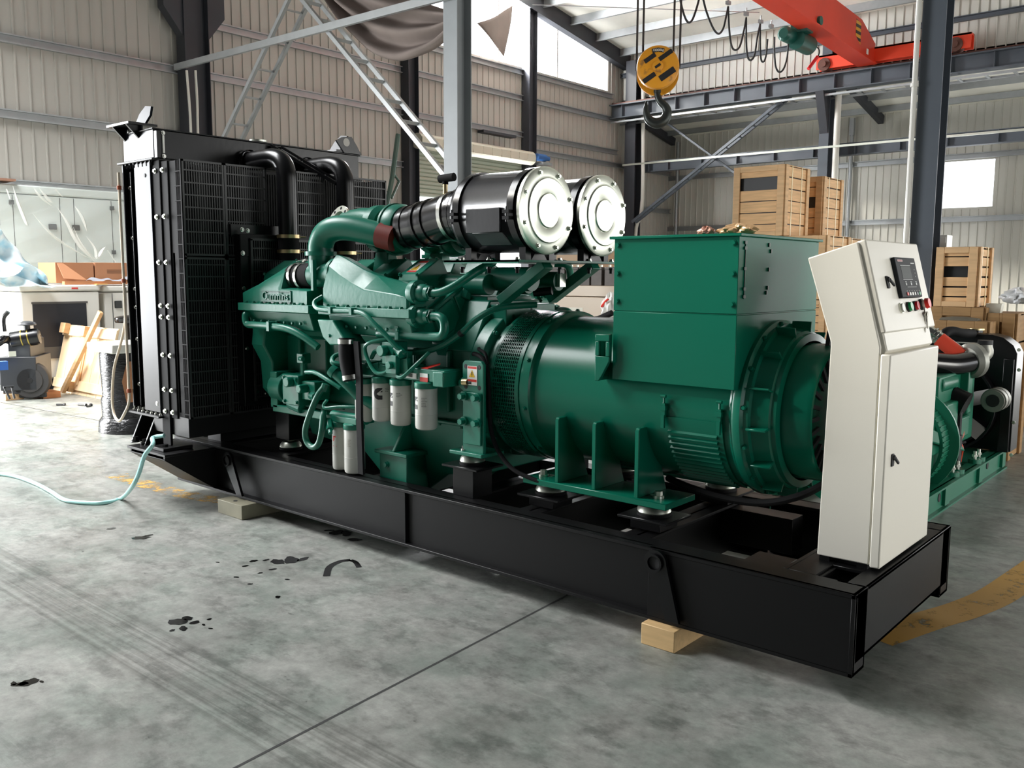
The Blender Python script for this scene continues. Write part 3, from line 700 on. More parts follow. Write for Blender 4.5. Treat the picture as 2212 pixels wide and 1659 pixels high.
# coolant pipes from tank to engine with hose joints
for y1, r in ((.432, .062), (.90, .06)):
    x1 = -3.86
    mb = MB(); mb.tube([(-4.31, y1, 2.235), (-4.1, y1, 2.238), (-3.99, y1, 2.235), (-3.91, y1, 2.205), (-3.868, y1, 2.14), (x1, y1, 2.05), (x1, y1, 1.7)], r, 18, True, 6)
    mb.lathe([(r+.012, 0), (r+.016, .01), (r+.016, .03), (r+.012, .04)], (-4.29, y1, 2.235), (1, 0, 0), 18)
    pipe = mb.build('coolant_pipe', BLACK, rad)
    mb = MB(); mb.cyl((x1, y1, 1.74), (x1, y1, 1.58), r+.004, n=18); mb.build('hose', RUBBER, pipe)
    for z in (1.73, 1.635):
        mb = MB(); mb.lathe([(r+.005, 0), (r+.012, 0), (r+.012, .022), (r+.005, .022)], (x1, y1, z-.01), (0, 0, 1), 20); mb.cyl((x1+.02, y1+r+.0, z), (x1+.03, y1+r+.05, z), .005, n=6)
        mb.build('hose_clamp', BRASS, pipe)
mb = MB(); mb.bar((-4.29, .62, 2.36), (-3.9, .86, 2.1), .045, .02); mb.bar((-4.29, .70, 2.36), (-3.9, .93, 2.1), .03, .015); mb.build('stay_bar', BLACK, rad)

# ---- engine block, pan, housings
mb = MB()
mb.box(-3.66, -2.03, YC-.33, YC+.33, .72, 1.12)                                      # crankcase
mb.ngon([(-3.62, YC-.34, 1.1), (-3.62, YC+.34, 1.1), (-3.62, YC+.2, 1.36), (-3.62, YC-.2, 1.36)], (1.56, 0, 0))
for k in range(6):
    xa = -3.5+k*.255; mb.box(xa, xa+.02, YC-.36, YC+.36, .78, 1.1)
blk = mb.build('engine_block', GREEN, G, bev=.008); blk['label'] = 'green engine crankcase'
mb = MB(); mb.loft([[(x, YC-w, z1), (x, YC+w, z1), (x, YC+w*.8, z0), (x, YC-w*.8, z0)] for x, w, z0, z1 in ((-3.5, .34, .5, .73), (-3.0, .34, .46, .73), (-2.75, .34, .28, .73), (-2.5, .34, .28, .73), (-2.3, .34, .42, .73), (-2.04, .34, .46, .73))])
mb.box(-3.52, -2.03, YC-.37, YC+.37, .715, .735)
pan = mb.build('oil_pan', GREEN, G, bev=.006)
for k in range(9): bolt(pan, (-3.4+k*.16, YC-.355, .715), (0, 0, -1), .009, .012, GREEN)
mb = MB(); mb.box(-2.66, -2.44, .14, .30, .30, .52); mb.box(-2.68, -2.42, .12, .3, .52, .54); mb.ngon([(-2.55, .13, .54), (-2.55, .3, .54), (-2.55, .26, .74)], (.02, 0, 0)); mb.build('sump_boss', GREEN, pan, bev=.004)
for x, z in ((-2.6, .46), (-2.6, .36), (-2.5, .36)): bolt(pan, (x, .14, z), (0, -1, 0), .014, .016, GREEN)
# flywheel housing
mb = MB(); mb.lathe([(.05, 0), (.375, 0), (.395, .02), (.395, .10), (.36, .12), (.36, .17), (.30, .17), (.05, .17)], (-2.07, YC, .93), (1, 0, 0), 44)
mb.box(-2.07, -1.95, YC-.2, YC+.2, 1.2, 1.34)
fh = mb.build('flywheel_housing', GREEN, G, bev=.004)
for k in range(16):
    t = 2*PI*k/16; bolt(fh, (-1.965, YC+.38*math.cos(t), .93+.38*math.sin(t)), (1, 0, 0), .012, .015, GREEN)
# front gear cover, stepped outline
mb = MB(); Q = [(.1, 1.22), (.08, 1.06), (.14, .95), (.15, .78), (.22, .7), (.3, .62), (.87, .62), (.95, .7), (1.02, .78), (1.03, .95), (1.09, 1.06), (1.07, 1.22), (.9, 1.36), (.27, 1.36)]
mb.ngon([(-3.78, y, z) for y, z in Q], (.13, 0, 0)); mb.ngon([(-3.80, YC+(y-YC)*.92, .99+(z-.99)*.92) for y, z in Q], (.03, 0, 0))
fc = mb.build('gear_cover', GREEN, G, bev=.01)
mb = MB(); mb.lathe([(.02, 0), (.2, 0), (.21, .02), (.21, .06), (.17, .08), (.02, .08)], (-3.80, YC, .9), (-1, 0, 0), 30); mb.build('crank_pulley', BLACKM, fc)

# ---- two banks
C30, S30 = math.cos(R(30)), math.sin(R(30))
def bank(side):
    def T(x, y, z): return V((x, y, z)) if side > 0 else V((x, 2*YC-y, z))
    b0 = V((0, .24, 1.15)); ea = V((0, C30, S30)); en = V((0, -S30, C30))
    def B(x, a, n): p = b0+ea*a+en*n; return T(x, p.y, p.z)
    def pris(mb, x0, x1, outline): mb.loft([[B(x0, a, n) for a, n in outline], [B(x1, a, n) for a, n in outline]])
    for k in range(6):
        xr = -2.25-k*.252
        mb = MB(); pris(mb, xr-.235, xr, [(0, 0), (.36, 0), (.36, .185), (.02, .185), (0, .165)])
        if k == 0: pris(mb, xr-.01, xr+.012, [(.03, .02), (.15, .02), (.15, .165), (.03, .165)]); pris(mb, xr-.01, xr+.010, [(.17, .02), (.34, .02), (.34, .165), (.17, .165)])
        h = mb.build('cylinder_head', GREEN, G, bev=.006)
        mb = MB(); xc = -2.428-k*.252
        o_ = [(.135, .185), (.355, .185), (.355, .285), (.335, .30), (.165, .30), (.135, .275)]
        pris(mb, xc-.155, xc, o_); pris(mb, xc-.165, xc+.01, [(.12, .183), (.37, .183), (.37, .2), (.12, .2)])
        rc = mb.build('rocker_cover', GREEN, h, bev=.006)
        for aa, xx in ((.16, xc-.012), (.16, xc-.145), (.33, xc-.012)):
            p = B(xx, aa, .298); bolt(rc, p, B(0, 0, 1)-B(0, 0, 0), .008, .012, GREEN)
        if k == 0 and side > 0:
            for m_, w0, w1, a0, a1, n_ in ((PAPER, .12, .05, .185, .31, .3008), (REDP, .118, .052, .288, .308, .3014), (REDP, .118, .052, .187, .203, .3014)):
                mb = MB(); mb.loft([[B(xc-w0, a0, n_), B(xc-w1, a0, n_), B(xc-w1, a1, n_), B(xc-w0, a1, n_)], [B(xc-w0, a0, n_+.0005), B(xc-w1, a0, n_+.0005), B(xc-w1, a1, n_+.0005), B(xc-w0, a1, n_+.0005)]])
                mb.build('warning_label' if m_ is PAPER else 'label_band', m_, rc)
            mb = MB(); mb.ngon([B(xc-.112, .208, .3014), B(xc-.06, .208, .3014), B(xc-.086, .276, .3014)], en*.0006); mb.m(1).ngon([B(xc-.088, .222, .302), B(xc-.084, .222, .302), B(xc-.083, .258, .302), B(xc-.089, .258, .302)], en*.0005)
            mb.build('warning_triangle', [YEL, INK], rc)
    # end cover of the bank, facing the alternator
    mb = MB(); mb.loft([[B(x, a, n) for a, n in ((-.02, -.24), (.36, -.24), (.40, .0), (.36, .02), (0, .02), (-.03, 0))] for x in (-2.32, -2.235)]); mb.build('bank_end_cover', GREEN, blk, bev=.006)
    mb = MB(); mb.loft([[B(x, a, n) for a, n in ((0, -.26), (.38, -.26), (.38, 0), (0, 0))] for x in (-3.62, -2.3)]); mb.build('cylinder_bank', GREEN, blk, bev=.006)
    # aftercoolers
    def cooler(secs, x0, x1, badge):
        mb = MB(); mb.loft([[T(x, y, z) for y, z in q] for x, q in secs])
        c = mb.build('charge_air_cooler', GREEN, G, bev=.004, ang=28)
        mb = MB(); a0 = T(x0-.02, -.012, 1.272); a1 = T(x1+.025, .26, 1.318); mb.box(a0.x, a1.x, a0.y, a1.y, a0.z, a1.z); mb.build('cooler_flange', GREEN, c, bev=.004)
        mb = MB(); q = [(.02, 1.272), (.26, 1.272), (.24, 1.17), (.05, 1.17)]; mb.loft([[T(x0+.03, y, z) for y, z in q], [T(x1-.01, y, z) for y, z in q]])
        for k in range(7):
            p = T(x0+.1+k*(x1-x0-.2)/6, .03, 1.21); mb.cyl(p, p+V((0, -.014*side, 0)), .011, n=6)
        mb.build('intake_manifold', GREEN, c, bev=.005)
        for k in range(8):
            p = T(x0+.05+k*(x1-x0-.08)/7.2, .003, 1.318); bolt(c, p, (0, 0, 1), .009, .012, GREEN)
        if badge and side > 0:
            mb = MB(); bx0, bx1 = -3.565, -3.265
            for q in ((bx0, bx1, 1.329, 1.333), (bx0, bx1, 1.391, 1.395), (bx1-.004, bx1, 1.329, 1.395)): mb.box(q[0], q[1], .014, .022, q[2], q[3])
            mb.build('badge_frame', GREEN, c)
            text('badge', 'Cummins', .068, ((bx0+bx1)/2-.005, .019, 1.362), (1, 0, 0), (0, 0, 1), GREEN, c, .006)
        return c
    def sec(a, b, c, zp, d=None): return [(.02, 1.315), (.02, a), (b, c), (.12, zp), (.19, zp-.012 if d is None else d), (.27, 1.42), (.27, 1.315)]
    cooler([(-3.12, sec(1.39, .022, 1.395, 1.41, 1.41)), (-3.365, sec(1.40, .022, 1.405, 1.42, 1.42)), (-3.375, sec(1.41, .055, 1.50, 1.556)), (-3.40, sec(1.41, .05, 1.49, 1.55)), (-3.6, sec(1.40, .03, 1.43, 1.465)), (-3.76, sec(1.375, .025, 1.38, 1.388, 1.39))], -3.75, -3.09, True)
    c2 = cooler([(-2.975, sec(1.41, .06, 1.54, 1.60)), (-2.94, sec(1.41, .055, 1.525, 1.595)), (-2.86, sec(1.41, .045, 1.49, 1.566)), (-2.74, sec(1.41, .03, 1.447, 1.518)), (-2.63, sec(1.405, .022, 1.413, 1.486, 1.476)), (-2.38, sec(1.385, .021, 1.39, 1.44, 1.436)), (-2.30, sec(1.37, .021, 1.375, 1.424, 1.42)), (-2.285, [(y*.9+.012, z-.004 if z > 1.32 else z) for y, z in sec(1.37, .021, 1.375, 1.42, 1.416)])], -2.96, -2.27, False)
    # round water fittings at the end of the rear cooler
    for yy_, zz in ((.075, 1.40), (.075, 1.285)):
        p = T(-2.28, yy_, zz); mb = MB()
        mb.lathe([(.01, -.02), (.062, -.02), (.065, 0), (.065, .02), (.045, .024), (.045, .05), (.04, .07), (.036, .075), (.036, .1), (.028, .1), (.01, .1)], p, (1, 0, 0), 22)
        mb.lathe([(.034, .07), (.034, .11)], p, (1, 0, 0), 6); f_ = mb.build('water_fitting', GREEN, c2)
        for k in range(4):
            t = PI/4+k*PI/2; bolt(f_, p+V((.02, .055*math.cos(t), .055*math.sin(t))), (1, 0, 0), .008, .01, GREEN)
    a_ = T(0, .075, 0).y
    def TT(pts): return [T(*p) for p in pts]
    mb = MB(); mb.tube(TT([(-2.19, .075, 1.40), (-2.12, .085, 1.405), (-2.05, .12, 1.44), (-1.99, .2, 1.505), (-1.955, .28, 1.55), (-2.0, .33, 1.555)]), .021, 14); mb.build('water_pipe', GREEN, G)
    mb = MB(); mb.tube(TT([(-2.2, .075, 1.285), (-2.12, .072, 1.285), (-2.085, .07, 1.265), (-2.08, .07, 1.22), (-2.10, .068, 1.192), (-2.15, .066, 1.185), (-2.3, .06, 1.185), (-2.52, .06, 1.185), (-2.56, .07, 1.178), (-2.57, .14, 1.17)]), .0225, 14, True, 5)
    mb.box(-2.40, -2.375, *(sorted((T(0, .03, 0).y, T(0, .05, 0).y))), 1.16, 1.23); mb.build('water_pipe', GREEN, G)
    mb = MB(); mb.tube(TT([(-3.72, .06, 1.26), (-3.715, .01, 1.25), (-3.71, .0, 1.22), (-3.69, .0, 1.19), (-3.62, .0, 1.188), (-3.4, .0, 1.186), (-3.28, .01, 1.175), (-3.18, .03, 1.14), (-3.08, .06, 1.08)]), .021, 12); mb.box(-3.45, -3.425, *(sorted((T(0, -.03, 0).y, T(0, .06, 0).y))), 1.16, 1.215); mb.build('water_pipe', GREEN, G)
    mb = MB(); mb.tube(TT([(-2.99, .03, 1.37), (-3.01, -.01, 1.34), (-2.97, -.025, 1.305), (-2.88, -.026, 1.297), (-2.66, -.026, 1.297), (-2.57, -.026, 1.285), (-2.5, -.02, 1.24), (-2.43, .0, 1.18), (-2.37, .02, 1.12), (-2.33, .04, 1.09)]), .0125, 10)
    for xx in (-2.84, -2.665):
        a0 = T(xx-.008, -.045, 1.28); a1 = T(xx+.012, -.008, 1.316); mb.box(a0.x, a1.x, a0.y, a1.y, a0.z, a1.z)
    mb.build('fuel_pipe', ZINC if False else GREEN, G)
    # T piece feeding both coolers, elbow up to the turbocharger
    mb = MB(); P = TT([(-3.2, .13, 1.485), (-3.13, .13, 1.485), (-3.06, .13, 1.49), (-2.95, .13, 1.50)])
    mb.tube(P, .070, 20); mb.tube(TT([(-3.12, .13, 1.47), (-3.13, .13, 1.55), (-3.13, .13, 1.60)]), .070, 20)
    mb.cyl(T(-3.13, .13, 1.595), T(-3.13, .13, 1.618), .09, n=26); mb.lathe([(.075, 0), (.086, .005), (.086, .03), (.075, .035)], T(-3.0, .13, 1.495), (1, 0, 0), 22)
    mb.box(-3.10, -3.08, *sorted((T(0, .035, 0).y, T(0, .06, 0).y)), 1.40, 1.57); tp = mb.build('intake_tee', GREEN, G)
    mb = MB(); mb.tube(TT([(-3.13, .13, 1.61), (-3.125, .13, 1.66), (-3.09, .135, 1.715), (-3.02, .15, 1.745), (-2.92, .18, 1.745), (-2.80, .22, 1.72), (-2.70, .255, 1.695)]), [.072, .068], 22, True, 7); mb.build('intake_elbow', GREEN, G)
    mb = MB(); mb.tube(TT([(-2.745, .24, 1.706), (-2.66, .27, 1.685)]), .0715, 20); mb.build('coupling', REDC, G)
    mb = MB(); mb.cyl(T(-3.39, .13, 1.475), T(-3.19, .13, 1.485), .072, n=22); hs = mb.build('charge_hose', RUBBER, G)
    for xx in (-3.345, -3.285):
        mb = MB(); mb.lathe([(.0725, -.011), (.079, -.011), (.079, .011), (.0725, .011)], T(xx, .13, 1.478), (1, 0, .05), 24)
        p = T(xx-.06, .16, 1.565); mb.cyl(p, p+V((.1, 0, .012)), .004, n=6); mb.build('hose_clamp', STEEL, hs)
    # turbocharger: compressor volute, turbine volute, exhaust outlet
    mb = MB(); yt, zt = .36, 1.74
    mb.lathe([(.03, .06), (.085, .06), (.10, .045), (.125, .04), (.138, .01), (.138, -.03), (.115, -.055), (.07, -.065), (.06, -.12), (.03, -.12)], T(-2.70, yt, zt), (1, 0, 0), 36)
    mb.lathe([(.03, .05), (.11, .05), (.132, .02), (.132, -.03), (.105, -.055), (.03, -.06)], T(-2.89, yt+.02, zt+.01), (1, 0, 0), 32)
    mb.tube(TT([(-2.9, yt+.02, zt+.04), (-3.05, yt+.03, zt+.06), (-3.22, yt+.04, zt+.055)]), [.08, .07], 18)
    mb.lathe([(.13, -.055), (.145, -.05), (.145, -.035), (.13, -.03)], T(-2.70, yt, zt), (1, 0, 0), 36)
    tc = mb.build('turbocharger', GREEN, G)
    mb = MB(); fl = T(-3.25, yt+.0, zt+.06); dn = V((-.12, -.92*side, .38)).normalized()
    mb.lathe([(.062, 0), (.098, 0), (.098, .016), (.062, .016), (.058, .002), (.055, -.05)], fl, dn, 28); fo = mb.build('exhaust_flange', ZINC, tc)
    x_, y_, d_ = basis(dn)
    for k in range(8):
        t = 2*PI*k/8; p = fl+dn*.0165+(x_*math.cos(t)+y_*math.sin(t))*.081; bolt(fo, p, dn, .007, .003, INK)
    mb = MB(); mb.cyl(fl-dn*.05, fl-dn*.045, .056, n=18); mb.build('outlet_bore', INK, tc)
    mb = MB(); mb.loft([[T(x, y, z) for x, y in ((-2.98, .32), (-2.72, .32), (-2.72, .45), (-2.98, .45))] for z in (1.42, 1.47)]); mb.loft([[T(x, y, z) for x, y in q] for z, q in ((1.47, ((-2.93, .33), (-2.78, .33), (-2.78, .43), (-2.93, .43))), (1.62, ((-2.9, .34), (-2.8, .34), (-2.8, .4), (-2.9, .4))))]); mb.build('turbo_foot', GREEN, tc, bev=.004)
bank(1); bank(-1)

# exhaust manifold and small hardware inside the vee
mb = MB(); mb.cyl((-3.4, YC-.16, 1.44), (-2.1, YC-.16, 1.44), .055, n=16); mb.cyl((-3.4, YC+.16, 1.44), (-2.1, YC+.16, 1.44), .055, n=16)
for k in range(6): mb.cyl((-2.25-k*.22, YC-.2, 1.36), (-2.25-k*.22, YC-.16, 1.44), .04, n=10)
mb.box(-3.4, -2.1, YC-.18, YC+.18, 1.3, 1.38); mb.build('exhaust_manifold', GREEN, G, bev=.004)
mb = MB(); mb.cyl((-2.16, YC-.08, 1.47), (-1.88, YC-.08, 1.47), .062, n=20); mb.cyl((-2.0, YC+.12, 1.46), (-1.86, YC+.12, 1.46), .05, n=18); mb.m(1).cyl((-1.95, YC+.02, 1.40), (-1.86, YC+.06, 1.41), .022, n=10); mb.m(2).box(-1.88, -1.84, YC+.1, YC+.15, 1.43, 1.5)
mb.build('coolant_crossover', [GREEN, BLACK, ZINC], G)

# ---- air filters on their platform
mb = MB(); mb.box(-2.14, -1.655, .13, 1.04, 1.552, 1.562); mb.box(-2.14, -1.655, .13, .135, 1.546, 1.562); plat = mb.build('filter_platform', GREEN, G)
for x, y in ((-2.08, .2), (-1.9, .2), (-1.72, .2), (-1.70, .5), (-1.70, .75), (-1.70, .95)): bolt(plat, (x, y, 1.562), (0, 0, 1), .011, .014, STEEL); bolt(plat, (x, y, 1.53), (0, 0, -1), .01, .03, BLACK)
for y in (.40, .80):
    mb = MB(); mb.bar((-1.99, y, 1.36), (-1.70, y, 1.545), .07, .05); mb.build('platform_strut', GREEN, plat, bev=.004)
LY, LZ, LR = (.352, .818), 1.797, .2076
AIRF = mat('air_filter_black', (24, 24, 27), 0.32, 0, 0, 3, 0.02, 60, coat=0.15)
def airfilter(y):
    mb = MB(); mb.lathe([(.03, -.50), (.115, -.50), (.12, -.485), (.185, -.465), (.197, -.445), (.197, -.02), (.202, -.012), (.202, 0), (.03, 0)], (-1.672, y, LZ), (1, 0, 0), 48)
    a = mb.build('air_filter', AIRF, G); a['label'] = 'black canister air filter'
    for xx in (-2.08, -1.725):
        mb = MB(); mb.lathe([(.199, -.02), (.206, -.02), (.206, .02), (.199, .02)], (xx, y, LZ), (1, 0, 0), 48)
        mb.box(xx-.02, xx+.02, y-.235, y-.2, LZ-.05, LZ-.035); mb.box(xx-.02, xx+.02, y-.235, y-.2, LZ-.02, LZ-.005); mb.cyl((xx, y-.225, LZ-.06), (xx, y-.225, LZ+.01), .006, n=8)
        for s in (-1, 1):
            mb.loft([[(xx-.02, y+s*.09-.02, 1.562), (xx+.02, y+s*.09-.02, 1.562), (xx+.02, y+s*.09+.02, 1.562), (xx-.02, y+s*.09+.02, 1.562)], [(xx-.02, y+s*.09-.02, 1.63), (xx+.02, y+s*.09-.02, 1.63), (xx+.02, y+s*.09+.02, 1.63), (xx-.02, y+s*.09+.02, 1.63)]])
        mb.ngon([(xx-.015, y-.06, 1.562), (xx-.015, y+.06, 1.562), (xx-.015, y+.03, 1.60), (xx-.015, y-.03, 1.60)], (.03, 0, 0))
        mb.build('mounting_band', BLACK, a)
    mb = MB(); mb.box(-2.005, -1.785, y-.207, y-.19, LZ-.105, LZ+.01); mb.ngon([(-1.97, y-.203, LZ-.105), (-1.775, y-.203, LZ-.105), (-1.755, y-.15, LZ-.165), (-1.95, y-.15, LZ-.165)], (0, .012, 0)); mb.build('name_plate', AIRF, a, bev=.003)
    mb = MB(); mb.lathe([(.0005, .016), (.078, .016), (.080, .013), (.084, .010), (.088, .012), (.15, .017), (.155, .010), (.165, .008), (.196, .008), (.2076, .002), (.2076, -.014), (.2, -.016)], (-1.667, y, LZ), (1, 0, 0), 56); lid = mb.build('lid', ZINC, a); lid['label'] = 'bright round zinc-plated lid'
    for k in range(8):
        t = 2*PI*k/8+.35; bolt(lid, (-1.660, y+.184*math.cos(t), LZ+.184*math.sin(t)), (1, 0, 0), .009, .014, ZINC)
    # intake hose to the turbocharger
    mb = MB(); mb.tube([(-2.15, y, 1.80), (-2.24, y, 1.80), (-2.33, y, 1.79), (-2.44, y, 1.768), (-2.54, y, 1.755), (-2.64, y, 1.745)], [.125, .115], 26, True, 5)
    h = mb.build('intake_hose', HOSEB, a)
    for c_, d_, r_ in (((-2.195, y, 1.80), (1, 0, 0), .136), ((-2.225, y, 1.80), (1, 0, 0), .134), ((-2.28, y, 1.795), (1, 0, .1), .130), ((-2.43, y, 1.770), (1, 0, .18), .127), ((-2.50, y, 1.76), (1, 0, .18), .126), ((-2.60, y, 1.748), (1, 0, .1), .121)):
        mb = MB(); mb.lathe([(r_-.012, -.014), (r_, -.012), (r_, .012), (r_-.012, .014)], c_, d_, 30); mb.build('hose_clamp', STEEL if c_[0] in (-2.28,) else HOSEB, h)
    mb = MB(); mb.cyl((-2.30, y-.05, 1.90), (-2.30, y-.05, 1.965), .012, n=10); mb.m(1).cyl((-2.335, y-.055, 1.985), (-2.24, y-.046, 1.99), .021, n=16); mb.cyl((-2.30, y-.05, 1.955), (-2.30, y-.05, 1.985), .016, n=12)
    mb.build('restriction_gauge', [BRASS, RUBBER], a)
for y in LY: airfilter(y)

# ---- oil and fuel filters
LOGO = mat('filter_logo_black', (30, 30, 32), 0.5)
def arc_patch(mb, c, r, pts, ang0, z0):
    """flat outline (u across, v up) wrapped on an upright can of radius r"""
    P = []; n = len(pts)
    for u, v in pts:
        t = ang0+u/r; P.append(V((c[0]+r*math.cos(t), c[1]+r*math.sin(t), z0+v)))
    mb.add(P, [tuple(range(n))])
def logo(parent, c, r, ang, z, s):
    """black C badge with a diagonal slash, wrapped on the can in short strips so that it follows the curve"""
    mb = MB(); rr = r+.0008; N = 18
    def inside(u, v):
        if not (-s <= u <= s*.62 and abs(v) <= s): return False
        if u < 0 and math.hypot(u, v) > s: return False
        ui, vi = u+s*.0, v
        if (u > 0 and abs(v+s*.0) < s*.26) or (u <= 0 and math.hypot(u*1.1, v) < s*.26): return False      # open bay of the C
        dline = abs((v-s*.08)-(u+s*.0)*.85-s*.10)/1.31
        if dline < s*.085 and v > -s*.1 and u > -s: return False
        return True
    q = s/N; seg = []
    for j in range(-N, N):
        v = (j+.5)*q; run = None
        for i in range(-N, N+1):
            ins = i < N and inside((i+.5)*q, v)
            if ins and run is None: run = i
            if not ins and run is not None: seg.append((run, i, j)); run = None
    for i0, i1, j in seg:
        i = i0
        while i < i1:
            k = min(i+3, i1); arc_patch(mb, c, rr, [(i*q, j*q), (k*q, j*q), (k*q, (j+1)*q), (i*q, (j+1)*q)], ang, z); i = k
    mb.build('logo', LOGO, parent)
def linetext(parent, c, r, ang, z, rows, w, m_=PRINT, gap=.0085, h=.0035):
    mb = MB()
    for k in range(rows):
        u = 0; ww = w*random.uniform(.6, 1)
        while u < ww:
            l = random.uniform(.003, .006); arc_patch(mb, c, r+.0008, [(u, -k*gap), (u+l, -k*gap), (u+l, -k*gap+h), (u, -k*gap+h)], ang, z); u += l+.0016
    mb.build('fine_print', m_, parent)
def spin(name, c, r, zt, zb, cap=True):
    mb = MB(); L = zt-zb; x, y = c
    mb.lathe([(.005, zb), (r*.8, zb), (r*.95, zb+.006), (r, zb+.02), (r, zt-.004), (r*.97, zt), (.005, zt)], (x, y, 0), (0, 0, 1), 36)
    mb.lathe([(r, zb+L*.36), (r+.0008, zb+L*.36+.002), (r, zb+L*.36+.004)], (x, y, 0), (0, 0, 1), 36)
    o = mb.build(name, WHITEP, G)
    if cap:
        mb = MB(); mb.lathe([(.005, zt), (r*1.02, zt), (r*1.06, zt+.004), (r*1.06, zt+.028), (r*.9, zt+.034), (.005, zt+.034)], (x, y, 0), (0, 0, 1), 30); mb.build('filter_cap', GREEN, o)
    return o
fy = .02; rf = .052
F1, F2, F3 = (-2.552, .07), (-2.403, .07), (-2.212, .07)
f1 = spin('oil_filter', F1, rf, .922, .718); f2 = spin('oil_filter', F2, rf*1.05, .922, .712); f3 = spin('oil_filter', F3, rf*1.1, .922, .712)
view = -1.25                                           # direction the printed faces look, about towards the near right
logo(f1, F1, rf, -1.02, .868, .031)
linetext(f1, F1, rf, -.36, .895, 3, .02)
logo(f2, F2, rf*1.05, -2.0, .85, .034); linetext(f2, F2, rf*1.05, -1.2, .882, 3, .03)
logo(f3, F3, rf*1.1, -2.0, .85, .032); linetext(f3, F3, rf*1.1, -1.2, .875, 6, .028)
f4 = spin('oil_filter', (-2.735, .10), .05, .90, .69)
mb = MB(); mb.box(-2.78, -2.06, .05, .2, .955, 1.02); mb.box(-2.125, -2.05, .03, .18, .94, 1.015)
for k in range(6): mb.box(-2.62+k*.06, -2.61+k*.06, .045, .15, 1.0, 1.03)
fhd = mb.build('filter_head', GREEN, G, bev=.006)
for x0, x1, z0, z1, m_ in ((-2.336, -2.258, .966, .994, PAPER), (-2.233, -2.176, .978, .998, PAPER), (-2.233, -2.176, .945, .978, REDP)):
    mb = MB(); mb.box(x0, x1, .046, .05, z0, z1); mb.build('label', m_, fhd)
mb = MB()
for k in range(9): mb.box(-2.322+k*.004, -2.3205+k*.004, .0452, .046, .974, .990)
mb.build('barcode', INK, fhd)
mb = MB(); mb.ngon([(-2.23, .05, 1.022), (-2.18, .05, 1.022), (-2.15, .11, 1.04), (-2.17, .13, 1.045), (-2.21, .12, 1.035)], (0, 0, .002)); mb.build('red_tag', REDP, fhd)
mb = MB(); mb.cyl((-2.0, .12, .965), (-1.965, .12, .967), .018, n=14); mb.m(1).cyl((-1.965, .12, .967), (-1.94, .12, .968), .012, n=6); mb.m(0); mb.build('brass_sensor', [BRASS, INK], fhd)
# lower pair
g1 = spin('fuel_filter', (-2.915, .08), .050, .645, .40); g2 = spin('fuel_filter', (-2.787, .07), .057, .645, .40)
mb = MB(); mb.box(-2.98, -2.72, .03, .16, .675, .71); mb.cyl((-3.0, .09, .70), (-2.7, .09, .70), .026, n=14)
mb.cyl((-2.96, .03, .68), (-2.91, .0, .635), .026, .022, n=6); mb.cyl((-2.91, .0, .635), (-2.89, -.012, .615), .012, n=10); ffh = mb.build('fuel_filter_head', GREEN, G, bev=.004)
mb = MB(); rr_ = .0506
arc_patch(mb, (-2.915, .08), rr_, [(0, 0), (.008, 0), (.008, .03), (0, .03)], -1.75, .565); arc_patch(mb, (-2.915, .08), rr_, [(.008, .022), (.022, .022), (.022, .03), (.008, .03)], -1.75, .565); arc_patch(mb, (-2.915, .08), rr_, [(.008, .01), (.014, .01), (.014, .016), (.008, .016)], -1.75, .565)
arc_patch(mb, (-2.915, .08), rr_, [(0, -.03), (.026, -.03), (.026, -.024), (0, -.024)], -1.75, .565); mb.build('red_mark', REDP, g1)
linetext(g2, (-2.787, .07), .057, -1.4, .59, 5, .02, mat('pale_print', (165, 158, 140), .6))
# breather box, black hose, oil filler
mb = MB(); mb.ngon([(-2.965, -.03, 1.245), (-2.83, -.03, 1.245), (-2.72, -.03, 1.135), (-2.70, -.03, 1.12), (-2.86, -.03, 1.11), (-2.92, -.03, 1.15)], (0, .13, 0)); br = mb.build('breather_box', GREEN, G, bev=.006)
bolt(br, (-2.86, -.03, 1.16), (0, -1, 0), .008, .008, GREEN)
mb = MB(); mb.tube([(-2.745, .0, 1.15), (-2.735, -.01, 1.05), (-2.70, -.01, .93)], .045, 18); bh = mb.build('breather_hose', RUBBER, G)
for p, d in (((-2.745, .0, 1.135), (0, .0, 1)), ((-2.70, -.01, .945), (-.2, 0, 1))):
    mb = MB(); mb.lathe([(.046, -.012), (.052, -.012), (.052, .012), (.046, .012)], p, d, 24); mb.build('hose_clamp', STEEL, bh)
mb = MB(); mb.loft([[V(p)+V(o) for o in ((-.02, -.008, 0), (.02, -.008, 0), (.02, .008, 0), (-.02, .008, 0))] for p in ((-2.655, -.01, 1.14), (-2.625, -.02, .95), (-2.605, -.04, .75), (-2.59, -.045, .44))]); mb.build('drain_hose', RUBBER, G)
mb = MB(); mb.tube([(-2.865, .0, .965), (-2.79, .03, .90), (-2.72, .08, .82), (-2.6, .14, .76)], .031, 16); mb.lathe([(.0, .012), (.036, .012), (.038, 0), (.038, -.02), (.031, -.022)], (-2.87, -.002, .968), (-.72, -.3, .55), 20); mb.build('oil_filler_tube', GREEN, G)
